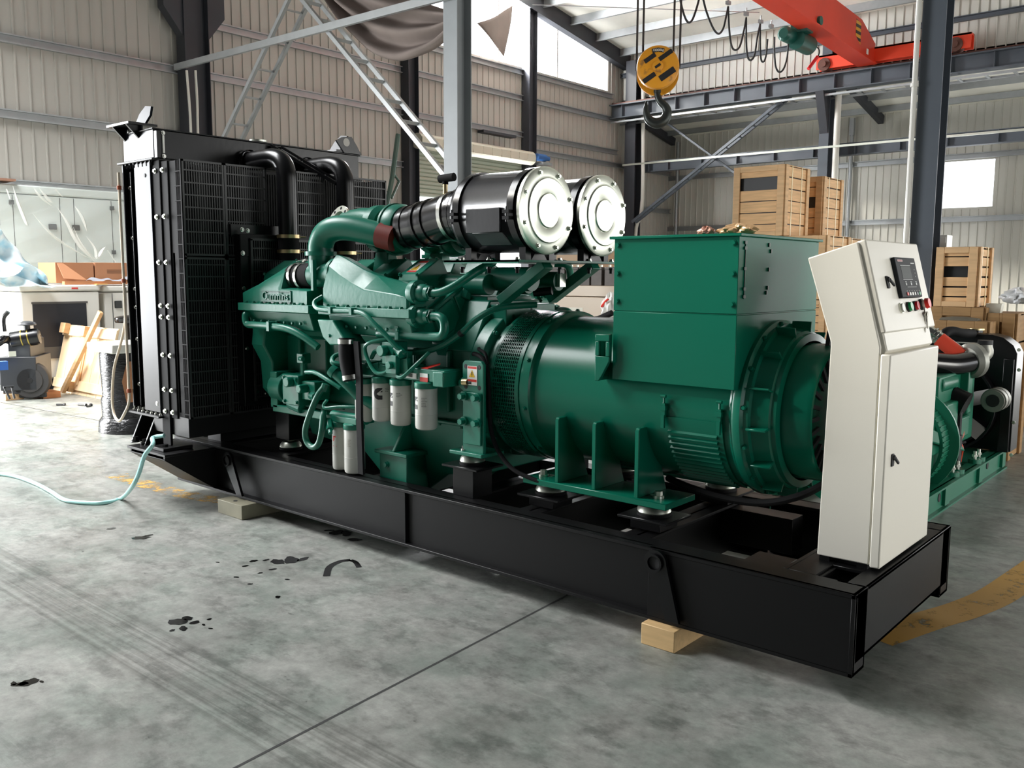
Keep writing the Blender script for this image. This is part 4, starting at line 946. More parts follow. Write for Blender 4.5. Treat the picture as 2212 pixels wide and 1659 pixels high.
# injection pump gear on the near front of the block
mb = MB(); mb.cyl((-3.62, .17, .80), (-3.5, .17, .80), .095, n=24); mb.cyl((-3.5, .17, .80), (-3.44, .17, .80), .075, n=22); mb.box(-3.45, -3.29, .07, .22, .72, .90); mb.box(-3.29, -3.16, .09, .2, .76, .87)
mb.cyl((-3.36, .07, .86), (-3.36, .03, .86), .03, n=12); mb.cyl((-3.24, .09, .83), (-3.24, .03, .83), .028, n=6); mb.cyl((-3.3, .12, .9), (-3.3, .12, .98), .02, n=10); mb.box(-3.33, -3.27, .09, .15, .97, 1.03); mb.cyl((-3.42, .1, .72), (-3.3, .1, .70), .03, n=10)
mb.cyl((-3.31, .1, 1.0), (-3.25, .08, 1.0), .016, n=8); mb.box(-3.6, -3.1, .1, .18, .655, .70); mb.cyl((-3.21, .1, .79), (-3.14, .08, .79), .024, n=10); mb.box(-3.62, -3.55, .1, .25, .68, .9)
fp = mb.build('fuel_pump', GREEN, G, bev=.005)
for x, z in ((-3.43, .88), (-3.31, .88), (-3.43, .74), (-3.31, .74)): bolt(fp, (x, .07, z), (0, -1, 0), .009, .012, GREEN)
mb = MB(); mb.tube([(-3.0, .03, .86), (-3.01, .0, .82), (-3.05, -.02, .73), (-3.095, -.03, .62), (-3.085, -.03, .55), (-3.03, -.03, .525), (-2.975, -.03, .555), (-2.955, -.02, .64), (-2.97, .0, .71), (-3.0, .03, .73)], .0175, 12); mb.cyl((-3.0, .03, .84), (-2.99, .04, .88), .022, n=8); mb.build('fuel_hose', mat('green_sprayed_hose', (18, 96, 76), .4), G)
mb = MB(); mb.tube([(-3.2, .06, .93), (-3.1, .05, .935), (-2.98, .05, .90), (-2.9, .07, .86)], .012, 10); mb.tube([(-2.93, .0, .80), (-2.95, -.01, .77), (-2.93, -.01, .755), (-2.86, .02, .765), (-2.76, .06, .77)], .009, 8); mb.tube([(-2.84, .1, 1.06), (-2.9, .04, 1.045), (-2.87, .0, 1.01), (-2.8, .05, 1.0)], .014, 10); mb.build('fuel_line', GREEN, G)
# actuator and regulator cluster with its hoses
mb = MB(); mb.box(-2.49, -2.40, .02, .12, 1.03, 1.145); mb.box(-2.44, -2.36, .0, .1, .985, 1.08); mb.cyl((-2.46, .02, 1.1), (-2.46, -.02, 1.1), .028, n=12); mb.cyl((-2.4, .0, 1.03), (-2.4, -.02, 1.03), .02, n=10); mb.cyl((-2.42, .05, 1.12), (-2.34, .03, 1.085), .026, n=10)
mb.ngon([(-2.36, .03, 1.06), (-2.31, .03, 1.07), (-2.30, .03, .99), (-2.36, .03, .985)], (0, .03, 0)); mb.box(-2.38, -2.33, .05, .09, .98, 1.1)
for k in range(5): mb.cyl((-2.49, .03, 1.05+k*.02), (-2.505, .02, 1.05+k*.02), .006, n=6)
mb.build('fuel_actuator', GREEN, G, bev=.003)
for pts, r in (([(-2.46, .04, 1.16), (-2.55, .0, 1.14), (-2.60, .0, 1.11), (-2.58, .0, 1.05), (-2.52, .0, .985), (-2.46, .01, .985), (-2.44, .03, 1.01)], .010),
               ([(-2.37, .03, 1.0), (-2.36, .01, .975), (-2.32, .01, .975), (-2.27, .03, 1.02), (-2.24, .06, 1.06), (-2.22, .1, 1.1)], .010),
               ([(-2.62, .06, 1.05), (-2.56, .04, 1.09), (-2.5, .05, 1.085)], .012), ([(-2.64, .05, 1.0), (-2.5, .07, 1.03), (-2.36, .1, 1.0)], .01)):
    mb = MB(); mb.tube(pts, r, 8); mb.build('fuel_line', GREEN, G)
mb = MB(); mb.tube([(-2.44, .13, 1.085), (-2.32, .15, 1.095), (-2.2, .17, 1.13), (-2.08, .19, 1.20), (-1.99, .21, 1.275), (-1.9, .28, 1.33), (-1.78, .42, 1.345)], .016, 10); cn = mb.build('cable_conduit', GREEN, G)
mb = MB(); mb.lathe([(.018, -.012), (.018, .012)], (-2.08, .19, 1.20), (.8, .1, .6), 10); mb.build('cable_tie', INK, cn)
mb = MB(); mb.tube([(-2.1, .3, 1.08), (-2.0, .2, 1.10), (-1.92, .165, 1.09), (-1.882, .16, 1.05), (-1.868, .16, .96), (-1.862, .16, .85), (-1.85, .16, .735), (-1.80, .16, .636), (-1.70, .16, .559), (-1.558, .18, .52)], .011, 10); mb.tube([(-2.05, .3, 1.12), (-1.97, .2, 1.125), (-1.9, .17, 1.11), (-1.875, .165, 1.06)], .008, 8); mb.build('black_cable', RUBBER, G)
mb = MB(); mb.tube([(-1.05, .5, .56), (-.878, .37, .572), (-.699, .35, .556), (-.511, .35, .566), (-.36, .36, .62), (-.26, .40, .69)], .016, 10); mb.build('black_cable', RUBBER, G)

# ---- mounts
def isolator(x, y, zb, r=.065, name='vibration_isolator'):
    mb = MB(); mb.lathe([(.01, 0), (r*.95, 0), (r, .006), (r*.93, .02), (r*.75, .036), (r*.45, .042), (.01, .042)], (x, y, zb), (0, 0, 1), 28); mb.m(1).cyl((x, y, zb-.012), (x, y, zb), r*1.02, n=24)
    mb.m(0).cyl((x, y, zb+.042), (x, y, zb+.075), .02, n=6); mb.cyl((x-r*.95, y, zb+.004), (x-r*1.1, y, zb+.004), .01, n=8)
    return mb.build(name, [ZINC, RUBBER], G)
def pedestal(x, y, w, zt, z0=ZT-.0):
    mb = MB(); mb.box(x-w, x+w, y-w, y+w, z0, zt-.012); mb.box(x-w-.05, x+w+.05, y-w-.03, y+w+.03, zt-.012, zt); mb.build('mount_pedestal', BLACK, G, bev=.002, seg=1)
for s in (1, -1):
    def my(v): return v if s > 0 else 2*YC-v
    pedestal(-1.985, my(.17), .07, .548); isolator(-1.985, my(.17), .56)
    mb = MB(); y0, y1 = sorted((my(.115), my(.145)))
    mb.ngon([(-2.0, my(.115), .61), (-1.86, my(.115), .61), (-1.86, my(.115), 1.06), (-1.875, my(.115), 1.075), (-1.985, my(.115), 1.075), (-2.0, my(.115), 1.06), (-2.0, my(.115), .99), (-2.03, my(.115), .97), (-2.03, my(.115), .94), (-2.0, my(.115), .92)], (0, .02*s, 0))
    mb.box(-2.07, -1.85, *sorted((my(.09), my(.26))), .602, .622); mb.box(-1.99, -1.87, *sorted((my(.105), my(.115))), .66, .92); mb.box(-1.99, -1.95, *sorted((my(.13), my(.3))), .7, 1.05)
    br_ = mb.build('engine_foot', GREEN, G, bev=.004); br_['label'] = 'green bolted foot bracket'
    for xx in (-1.975, -1.885):
        for z in (.90, .775): bolt(br_, (xx, my(.105), z), (0, -s, 0), .017, .04, GREEN)
        for z in (1.045, .945): bolt(br_, (xx-.002, my(.1155), z), (0, -s, 0), .009, .0015, INK)
    bolt(br_, (-2.0, my(.13), .622), (0, 0, 1), .016, .022, STEEL)
    if s > 0:
        mb = MB(); mb.box(-1.965, -1.90, .1125, .1145, .955, 1.05); lb = mb.build('warning_label', PAPER, br_)
        mb = MB(); mb.box(-1.962, -1.903, .112, .1125, 1.036, 1.047); mb.box(-1.962, -1.903, .112, .1125, .972, .984); mb.build('label_band', REDP, br_)
        mb = MB(); mb.ngon([(-1.953, .112, .995), (-1.913, .112, .995), (-1.933, .112, 1.031)], (0, -.0005, 0)); mb.m(1).ngon([(-1.9355, .1113, 1.005), (-1.9305, .1113, 1.005), (-1.930, .1113, 1.021), (-1.936, .1113, 1.021)], (0, -.0004, 0)); mb.ngon([(-1.935, .1113, .999), (-1.931, .1113, .999), (-1.931, .1113, 1.002), (-1.935, .1113, 1.002)], (0, -.0004, 0)); mb.build('warning_triangle', [YEL, INK], br_)
    mb = MB(); mb.box(-3.72, -3.58, *sorted((my(.2), my(.34))), .46, .72); mb.build('front_support', BLACK, G, bev=.004); isolator(-3.65, my(.26), .405, .07)
    for xx in (-1.565, -.985):
        pedestal(xx, my(.275), .075, .448); isolator(xx, my(.275), .46, .075)

# ---- alternator
ZA = .93; AX = (1, 0, 0)
mb = MB(); mb.lathe([(.05, -1.72), (.378, -1.72), (.382, -1.70), (.382, -1.655), (.372, -1.65), (.362, -1.64), (.357, -1.63), (.357, -.62), (.362, -.61), (.362, -.60), (.05, -.60)], (0, YC, ZA), AX, 72)
alt = mb.build('alternator', GREEN2, G, ang=25); alt['label'] = 'green alternator barrel'
for k in range(10):
    t = 2*PI*k/10+.2; bolt(alt, (-1.68, YC+.383*math.cos(t), ZA+.383*math.sin(t)), (0, math.cos(t), math.sin(t)), .009, .01, GREEN2)
# perforated screen, bars and hoops in one drum, dark inside
mb = MB(); rs = .384
for xx in (-1.9, -1.885): pass
for x0, x1 in ((-1.905, -1.885), (-1.735, -1.715)): mb.lathe([(rs-.006, x0), (rs, x0), (rs, x1), (rs-.006, x1)], (0, YC, ZA), AX, 72)
for k in range(126):
    t = 2*PI*k/126
    n = V((0, math.cos(t), math.sin(t))); q = V((0, -math.sin(t), math.cos(t)))
    blank = (int(t/(2*PI)*12) % 3 == 2 and False)
    mb.obox(V((-1.81, YC, ZA))+n*(rs-.003), (.085, 0, 0), q*(.0028), n*.0016)
for xx in [-1.879+.0118*k for k in range(13)]: mb.lathe([(rs-.003, xx-.0018), (rs, xx-.0018), (rs, xx+.0018), (rs-.003, xx+.0018)], (0, YC, ZA), AX, 72)
mb.build('ventilation_screen', GREEN2, alt)
mb = MB(); mb.cyl((-1.93, YC, ZA), (-1.69, YC, ZA), .30, n=40); mb.build('fan_rotor', INK, alt)
for k in range(24):
    t = 2*PI*k/24; n = V((0, math.cos(t), math.sin(t)))
mb = MB()
for k in range(24):
    t = 2*PI*k/24; n = V((0, math.cos(t), math.sin(t))); q = V((0, -math.sin(t), math.cos(t))); mb.obox(V((-1.81, YC, ZA))+n*.33, (.07, 0, 0), q*.004, n*.035)
mb.build('fan_blades', mat('fan_grey', (92, 98, 98), .5, .4), alt)
# rear end: flange with ribs, drum
mb = MB(); mb.lathe([(.30, -.60), (.372, -.60), (.376, -.59), (.376, -.565), (.37, -.56), (.362, -.555), (.362, -.535), (.345, -.53), (.335, -.46), (.325, -.455), (.325, -.435), (.295, -.43)], (0, YC, ZA), AX, 72); fl_ = mb.build('end_flange', GREEN2, alt)
for k in range(14):
    t = 2*PI*k/14+.12; n = V((0, math.cos(t), math.sin(t))); q = V((0, -math.sin(t), math.cos(t)))
    mb = MB(); mb.obox(V((-.497, YC, ZA))+n*.352, (.042, 0, 0), q*.0045, n*.022); mb.build('rib', GREEN2, fl_, bev=.002, seg=1)
    t += .22; n = V((0, math.cos(t), math.sin(t))); bolt(fl_, V((-.552, YC, ZA))+n*.36, n, .009, .014, GREEN2)
mb = MB(); mb.lathe([(.285, -.45), (.285, -.335), (.275, -.315), (.265, -.312), (.26, -.33), (.06, -.33)], (0, YC, ZA), AX, 64); dr_ = mb.build('rear_drum', GREEN2, alt)
mb = MB()
for k in range(28):
    t = 2*PI*k/28; n = V((0, math.cos(t), math.sin(t))); q = V((0, -math.sin(t), math.cos(t))); mb.obox(V((-.322, YC, ZA))+n*.22, (.006, 0, 0), q*.008, n*.04)
mb.build('rear_louvre', INK, dr_)
mb = MB(); mb.ngon([(-.36, YC-.05, 1.20), (-.36, YC+.05, 1.20), (-.36, YC+.035, 1.265), (-.36, YC+.02, 1.285), (-.36, YC-.02, 1.285), (-.36, YC-.035, 1.265)], (.018, 0, 0)); mb.m(1).cyl((-.3415, YC, 1.25), (-.341, YC, 1.25), .018, n=16); mb.build('lifting_ear', [BLACK, BRASS], alt)
# feet
for s in (1, -1):
    def my(v): return v if s > 0 else 2*YC-v
    mb = MB(); mb.box(-1.655, -.865, *sorted((my(.17), my(.42))), .503, .532)
    for xx in (-1.46, -1.25, -1.023):
        mb.ngon([(xx-.011, my(.182), .53), (xx-.011, my(.182), .825), (xx-.011, my(.19), .838), (xx-.011, my(.30), .838), (xx-.011, my(.42), .53)], (.022, 0, 0))
    ft = mb.build('alternator_foot', GREEN2, alt, bev=.003, seg=1)
    for xx in (-1.59, -.95): bolt(ft, (xx, my(.25), .532), (0, 0, 1), .018, .03, ZINC)
# lifting bracket beside the terminal box
mb = MB()
mb.box(-1.234, -1.22, .176, .27, 1.03, 1.232); mb.box(-1.236, -1.16, .16, .175, 1.206, 1.236); mb.box(-1.236, -1.214, .16, .175, 1.141, 1.205); mb.box(-1.18, -1.16, .16, .175, 1.141, 1.205); mb.ngon([(-1.236, .16, 1.14), (-1.16, .16, 1.14), (-1.16, .16, 1.12), (-1.2, .16, 1.05), (-1.215, .16, 1.03), (-1.236, .16, 1.03)], (0, .015, 0)); mb.build('lifting_bracket', GREEN2, alt, bev=.003)
# louvred cover with toggle latches on the barrel
mb = MB(); ra = .36
def onb(x, t, r=ra): return V((x, YC-r*math.cos(t), ZA-r*math.sin(t)))
t0, t1 = R(5), R(72)
N = 16; secs = []
mb.lathe([(ra-.002, -.93), (ra+.004, -.925), (ra+.004, -.645), (ra-.002, -.64)], (0, YC, ZA), AX, 24, 0, 1)
mb = MB()
def patch(x0, x1, ta, tb, r0, r1, n=10):
    P = []
    for i in range(n+1):
        t = ta+(tb-ta)*i/n; P += [onb(x0, t, r0), onb(x1, t, r0), onb(x1, t, r1), onb(x0, t, r1)]
    mb.loft([P[4*i:4*i+4] for i in range(n+1)])
patch(-.925, -.645, t0, t1, ra-.004, ra+.004, 14)
for k in range(14):
    ta = R(14)+k*R(4); P = []
    mb.loft([[onb(-.90, ta, ra+.003), onb(-.90, ta+R(1.0), ra+.014), onb(-.90, ta+R(2.4), ra+.012), onb(-.90, ta+R(2.8), ra+.003)], [onb(-.67, ta, ra+.003), onb(-.67, ta+R(1.0), ra+.014), onb(-.67, ta+R(2.4), ra+.012), onb(-.67, ta+R(2.8), ra+.003)]])
mb.build('louvred_cover', GREEN2, alt)
for xx in (-.915, -.655):
    mb = MB(); p = onb(xx, R(-4), ra); mb.box(xx-.009, xx+.009, p.y-.016, p.y, .895, .955); mb.cyl((xx, p.y-.008, .955), (xx, p.y-.008, .985), .005, n=8); mb.box(xx-.013, xx+.013, p.y-.02, p.y+.0, .925, .945); mb.cyl((xx-.012, p.y-.014, .985), (xx+.012, p.y-.014, .985), .007, n=8); mb.box(xx-.008, xx+.008, p.y-.02, p.y-.008, .85, .905)
    mb.build('toggle_latch', GREEN2, alt)
# terminal box
bx0, bx1, by0, by1 = -1.165, -.582, .193, .977
mb = MB(); mb.box(bx0, bx1, by0, by1, 1.04, 1.337); mb.box(bx0, bx1, by0, by1, 1.341, 1.645); mb.box(bx0+.004, bx1-.004, by0+.004, by1-.004, 1.335, 1.343); mb.box(bx0-.018, bx1+.014, by0-.014, by1+.014, 1.645, 1.657)
tb_ = mb.build('terminal_box', GREEN2, alt, bev=.002, seg=1); tb_['label'] = 'green square terminal box'
for z in (1.62, 1.50, 1.38):
    for xx in (bx0+.02, bx1-.022): bolt(tb_, (xx, by0, z), (0, -1, 0), .009, .010, GREEN2, n=12)
CLIP = mat('dark_green_clip', (8, 60, 46), .4)
mb = MB(); mb.box(bx1, bx1+.004, by0+.05, by0+.054, 1.40, 1.625)
for z in (1.622, 1.6, 1.52, 1.44, 1.41): mb.box(bx1, bx1+.006, by0+.04, by0+.06, z-.006, z+.006)
mb.build('hinge_clip', CLIP, tb_)
for y, z in ((.45, 1.61), (.47, 1.585), (.455, 1.51), (.45, 1.435), (.44, 1.415)):
    mb = MB(); mb.box(bx1, bx1+.006, y, y+.009, z, z+.016); mb.build('clip_nut', CLIP, tb_)

# ---- control cabinet
KX, KY0, KY1 = -.062, .301, .869
side = [(-.262, .412), (KX, .412), (KX, 1.235), (-.165, 1.618), (-.352, 1.560), (-.247, 1.242)]
mb = MB(); mb.ngon([(x, KY0, z) for x, z in side], (0, KY1-KY0, 0)); cab = mb.build('control_cabinet', CREAM, G, bev=.005); cab['label'] = 'cream sloping control cabinet'
mb = MB(); mb.box(KX+.002, -.022, KY0-.004, KY1+.02, .405, 1.21); ld = mb.build('door', CREAM, cab, bev=.006)
mb = MB(); mb.ngon([(KX, KY0+.012, 1.2), (-.04, KY0+.012, 1.222), (-.048, KY0+.012, 1.25), (-.06, KY0+.012, 1.30), (-.09, KY0+.012, 1.3)], (0, KY1-KY0-.02, 0)); mb.build('door_lip', CREAM, cab, bev=.003)
un = V((-.103, 0, .383)).normalized(); on = V((un.z, 0, -un.x))            # up the slope, out of the slope
o0 = V((-.088, 0, 1.30))
mb = MB(); b0 = V((-.079, 0, 1.283)); Lp = .353
mb.obox(b0+un*(Lp/2-.004)+on*.012+V((0, (KY0+KY1)/2+.03, 0)), un*Lp/2, V((0, (KY1-KY0)/2+.02, 0)), on*.018); ud = mb.build('door', CREAM, cab, bev=.006)
def on_slope(y, s, out=.030): return b0+un*s+on*out+V((0, y, 0))
def splate(y0, y1, s0, s1, o0_, o1_, m_, name, par, bev=0):
    mb = MB(); mb.obox(on_slope((y0+y1)/2, (s0+s1)/2, (o0_+o1_)/2), V((0, (y1-y0)/2, 0)), un*(s1-s0)/2, on*(o1_-o0_)/2); return mb.build(name, m_, par, bev)
ct = splate(.536, .782, .12, .281, .030, .046, mat('controller_black', (36, 39, 42), .6, spec=.2), 'controller', cab, .004)
splate(.588, .70, .195, .245, .0455, .0465, SCREEN, 'display', ct)
mb = MB()
for y0, y1, s0, s1 in ((.585, .703, .2475, .249), (.585, .703, .191, .193), (.615, .73, .161, .1625), (.715, .76, .256, .260)): mb.obox(on_slope((y0+y1)/2, (s0+s1)/2, .0464), V((0, (y1-y0)/2, 0)), un*(s1-s0)/2, on*.0004)
for y in (.61, .672, .735): mb.obox(on_slope(y, .174, .0464), V((0, .007, 0)), un*.005, on*.0004); mb.obox(on_slope(y, .183, .0464), V((0, .008, 0)), un*.0014, on*.0004)
for k in range(6): mb.obox(on_slope(.60+k*.03, .146, .0464), V((0, .004, 0)), un*.0014, on*.0004)
for s in (.232, .218, .204): mb.obox(on_slope(.745, s, .0464), V((0, .003, 0)), un*.002, on*.0004)
mb.build('panel_print', mat('panel_print_white', (190, 192, 190), .5), ct)
mb = MB(); mb.obox(on_slope(.592, .267, .0466), V((0, .03, 0)), un*.0038, on*.0005); mb.m(1).obox(on_slope(.592, .267, .0472), V((0, .022, 0)), un*.0018, on*.0003); mb.build('badge', [mat('badge_pink', (206, 170, 168), .5), mat('badge_red', (150, 70, 74), .5)], ct)
for k, c in enumerate(((222, 66, 58), (225, 225, 220), (225, 225, 220), (200, 200, 196), (96, 100, 104), (34, 140, 84))):
    splate(.592+k*.030, .611+k*.030, .128, .141, .046, .0485, mat('key_colour', c, .4), 'push_button', ct, .002)
def knob(y, s, r, h, mats, name, par, flat=False):
    a = on_slope(y, s, .030); mb = MB(); mb.cyl(a, a+on*h*.45, r*1.12, n=22); mb.m(1).cyl(a+on*h*.45, a+on*h, r, r*.92, n=22); return mb.build(name, mats, par)
LAMPW = mat('lamp_clear', (190, 190, 178), .2); LAMPG = mat('lamp_green', (20, 150, 84), .25); LAMPR = mat('lamp_red', (190, 24, 36), .25); ESTOP = mat('stop_red', (236, 48, 40), .35)
kn = knob(.535, .083, .018, .012, [ZINC, LAMPW], 'key_switch', cab); knob(.618, .085, .018, .018, [INK, LAMPG], 'indicator_lamp', cab); knob(.70, .087, .018, .018, [INK, LAMPR], 'indicator_lamp', cab)
a = on_slope(.785, .091, .030); mb = MB(); mb.cyl(a, a+on*.010, .023, n=24); mb.m(1).cyl(a+on*.010, a+on*.022, .017, n=20); mb.m(2).cyl(a+on*.022, a+on*.036, .022, .019, n=24); mb.build('stop_button', [INK, PAPER, ESTOP], cab)
mb = MB(); p = on_slope(.80, .062, .036)
mb.lathe([(.012, -.002), (.015, -.002), (.015, .002), (.012, .002), (.012, -.002)], p, (1, .3, .2), 14)
for dy, dx, L in ((-.006, .004, .075), (.008, .008, .06), (.016, .002, .05)): mb.bar(p+V((dx, dy, -.01)), p+V((dx+.004, dy+.006, -.01-L)), .010, .003, (1, 0, 0)); mb.cyl(p+V((dx, dy, -.012)), p+V((dx+.003, dy, -.012)), .011, n=12)
mb.build('key_bunch', mat('worn_key_metal', (150, 146, 134), .35, .9), cab)
mb = MB(); mb.obox(on_slope(.845, .055, .031), V((0, .004, 0)), un*.07, on*.002); mb.build('lock_strip', INK, cab) if False else None
def handle(p, u_, o_, par):
    mb = MB(); p = V(p); mb.obox(p+o_*.003, u_*.024, V((0, .012, 0)), o_*.003); mb.cyl(p+u_*.010, p+u_*.010+o_*.013, .010, n=14); e = p+u_*.010+o_*.011
    mb.bar(e, e-u_*.026+V((0, .034, 0))+o_*.003, .011, .009, o_); return mb.build('door_handle', INK, par, bev=.003)
handle(on_slope(.442, .185, .030), un, on, cab)
handle((-.022, .372, .81), V((0, 0, 1)), V((1, 0, 0)), cab)
for x in (-.235, -.09):
    for y in (.33, .84):
        mb = MB(); mb.box(x-.02, x+.02, y-.02, y+.02, .392, .412); mb.build('foot', BLACKM, cab)
mb = MB(); mb.box(-.21, -.115, .33, .345, .392, .412); mb.build('plinth', BLACKM, cab)
# ================================================================== crane, hook
GX = -6.72
cr = thing('overhead_crane', (GX, 12, 6.3), 'orange-red overhead travelling crane girder with end truck on the runway', 'crane')
co = V((GX, 12, 6.3))
def cb(mb, name, m_, bev=0): mb.v = [tuple(V(p)-co) for p in mb.v]; return mb.build(name, m_, cr, bev)
HAZ = bpy.data.materials.new('hazard_stripes'); HAZ.use_nodes = True
nt = HAZ.node_tree; w_ = nt.nodes.new('ShaderNodeTexWave'); w_.inputs['Scale'].default_value = 3.2; tcn = nt.nodes.new('ShaderNodeTexCoord'); mpn = nt.nodes.new('ShaderNodeMapping'); mpn.inputs['Rotation'].default_value = (0, R(45), 0)
nt.links.new(tcn.outputs['Object'], mpn.inputs['Vector']); nt.links.new(mpn.outputs['Vector'], w_.inputs['Vector'])
r_ = ramp_mix(nt, w_.outputs['Fac'], lin((40, 36, 30)), lin((222, 160, 40)), .48, .52); nt.links.new(r_.outputs['Color'], nt.nodes['Principled BSDF'].inputs['Base Color'])
# girder: I section, lower flange sloping up where it meets the end truck
ya, yb = 5.6, 18.55
mb = MB()
zb0, zb1, zt0, zt1 = 6.95, 6.34, 7.75, 7.15
mb.loft([[(GX-.22, y, z), (GX+.22, y, z), (GX+.22, y, z+.03), (GX-.22, y, z+.03)] for y, z in ((ya, zb0), (yb, zb1))])
mb.loft([[(GX-.10, y, a), (GX+.16, y, a), (GX+.16, y, b), (GX-.10, y, b)] for y, a, b in ((ya, zb0, zt0), (yb-.9, zb1+.05, zt1), (yb, zb1, zt1-.35))])
cb(mb, 'girder', CRANE)
mb = MB(); mb.loft([[(GX+.1605, y, z) for y, z in ((yb-1.25, 6.75), (yb-.95, 6.6), (yb-.95, 7.05), (yb-1.25, 7.1))], [(GX+.1635, y, z) for y, z in ((yb-1.25, 6.75), (yb-.95, 6.6), (yb-.95, 7.05), (yb-1.25, 7.1))]]); cb(mb, 'hazard_stripe', HAZ)
mb = MB(); mb.box(GX+.1605, GX+.164, yb-.55, yb-.43, 6.48, 6.60); cb(mb, 'notice', PAPER)
mb = MB(); mb.box(GX-1.2, GX+2.2, 18.5, 18.54, 6.40, 6.72); mb.box(GX-1.2, GX+2.2, 18.72, 18.76, 6.40, 6.72); mb.box(GX-1.2, GX+2.2, 18.5, 18.76, 6.68, 6.72); cb(mb, 'end_truck', mat('crane_truck_red', (232, 70, 40), .45))
for xx in (GX-1.0, GX+1.9):
    mb = MB(); mb.cyl((xx, 18.46, 6.50), (xx, 18.74, 6.50), .15, n=22); mb.cyl((xx, 18.40, 6.50), (xx, 18.46, 6.50), .07, n=14); cb(mb, 'wheel', RAIL)
MOT = mat('motor_dark_green', (22, 82, 72), .35)
mb = MB(); yh = 15.35
mb.cyl((-7.12, yh-.45, 6.40), (-7.12, yh-.15, 6.40), .15, n=20); mb.cyl((-7.12, yh-.5, 6.40), (-7.12, yh-.45, 6.40), .10, .15, n=20); mb.cyl((-7.0, yh-.15, 6.32), (-7.0, yh+.5, 6.32), .19, n=24)
mb.box(-7.1, -6.75, yh-.2, yh+.1, 6.45, 6.62); mb.cyl((-6.9, yh-.1, 6.62), (-6.5, yh-.1, 6.62), .09, n=16); mb.cyl((-6.95, yh-.1, 6.55), (-6.95, yh-.1, 6.78), .09, n=12)
cb(mb, 'hoist_motor', MOT)
mb = MB(); mb.tube([(-6.85, yh+.5, 6.3), (-6.8, yh+.6, 6.2), (-6.82, yh+.55, 6.05)], .012, 8); mb.m(1).cyl((-6.82, yh+.55, 6.08), (-6.9, yh+.3, 5.80), .035, n=12); cb(mb, 'limit_lever', [INK, mat('lever_red', (224, 40, 44), .4)])
# festoon cable
FXX = -6.3
pts = [(1478, -30), (1480, 20), (1484, 40), (1490, 47), (1500, 35), (1510, 0), (1515, -22)]
def fest(lst): return [ax_(x, y, FXX-.6) for x, y in lst]
mb = MB()
runs = [[(1466, -20), (1474, 20), (1484, 46), (1494, 45), (1504, 20), (1512, -10)],
        [(1517, -10), (1526, 25), (1540, 60), (1552, 73), (1562, 62), (1568, 38), (1573, 14)],
        [(1573, 14), (1575, 60), (1580, 98), (1588, 108), (1598, 100), (1606, 70), (1612, 38)],
        [(1612, 38), (1612, 90), (1615, 122), (1622, 130), (1630, 118), (1636, 80), (1642, 52)],
        [(1642, 52), (1642, 95), (1644, 128), (1650, 133), (1655, 118), (1658, 85)],
        [(1673, 80), (1673, 115), (1676, 145), (1684, 156), (1693, 148), (1700, 125), (1703, 95)]]
for q in runs: mb.tube(fest(q), .018, 8, True, 5)
for x, y in ((1573, 10), (1612, 34), (1643, 50), (1666, 60)):
    p = ax_(x, y, FXX-.6); mb.m(1).box(p.x-.03, p.x+.03, p.y-.05, p.y+.05, p.z, p.z+.06); mb.cyl((p.x, p.y, p.z+.05), (p.x, p.y, p.z+.14), .012, n=6); mb.m(0)
fc_ = mb.build('festoon_cable', [INK, GALV]); tag(fc_, 'black festoon cable hanging in loops beside the crane girder', 'cable')
mb = MB(); a, b = ax_(1150, 10, -8.0), ax_(1640, 27, -8.0); mb.cyl(a, b, .008, n=6); tag(mb.build('guide_wire', GALV), 'thin guide wire stretched level above the hook ropes', 'wire')
# hook block
HX = -6.85; hc = ax_(1421, 150, HX); hr = .335
HB = thing('hook_block', hc, 'yellow crane hook block with black slashes hanging above the air filters', 'hook')
YELP = mat('hook_block_yellow', (222, 152, 34), .42, 0, .1, 6, rgb2=(150, 104, 50), lo=.3, hi=.4)
ad = V((.52, -.85, 0)).normalized(); rtv = V((ad.y*-1, ad.x, 0)) if False else V((.85, .52, 0)).normalized()
mb = MB()
for s in (1, -1):
    c = ad*(s*.13)
    mb.lathe([(.02, .09), (hr*.8, .085), (hr*.97, .06), (hr, .03), (hr, -.03), (.02, -.03)] if s > 0 else [(.02, -.09), (hr*.8, -.085), (hr*.97, -.06), (hr, -.03), (hr, .03), (.02, .03)], c+V((0, 0, -.0 if s > 0 else -.05)), ad, 44)
mb.lathe([(.085, .21), (.085, .245), (.06, .255), (.01, .255)], (0, 0, 0), ad, 20)
mb.build('sheave_housing', YELP, HB)
mb = MB(); mb.cyl(ad*-.12, ad*.12, hr*.8, n=36); mb.build('sheave', INK, HB)
def face(u, v, o=.219): return ad*o+rtv*u+V((0, 0, v))
mb = MB(); dirv = V((.80, .60, 0)).normalized()
def slash(cu, cv, L, w):
    d = rtv*.83+V((0, 0, .55)); d.normalize(); n = ad.cross(d); mb.obox(face(cu, cv), d*L/2, n*w/2, ad*.002)
slash(-.125, .13, .20, .07); slash(.12, .17, .24, .07); slash(-.13, -.17, .22, .075); slash(.15, -.12, .27, .095)
mb.obox(face(.0, .0, .256), (rtv*.83+V((0, 0, .55))).normalized()*.05, ad.cross(rtv*.83+V((0, 0, .55))).normalized()*.02, ad*.003)
mb.build('paint_slash', INK, HB)
mb = MB(); mb.ngon([face(-.085, .205, .222), face(.0, .222, .222), face(.085, .205, .222), face(.10, .265, .222), (face(0, .285, .222)), face(-.10, .265, .222)], ad*.002); mb.build('load_plate', INK, HB)
text('load_text', '10000kg', .052, face(0, .246, .2245), rtv, (0, 0, 1), PAPER, HB, .001)
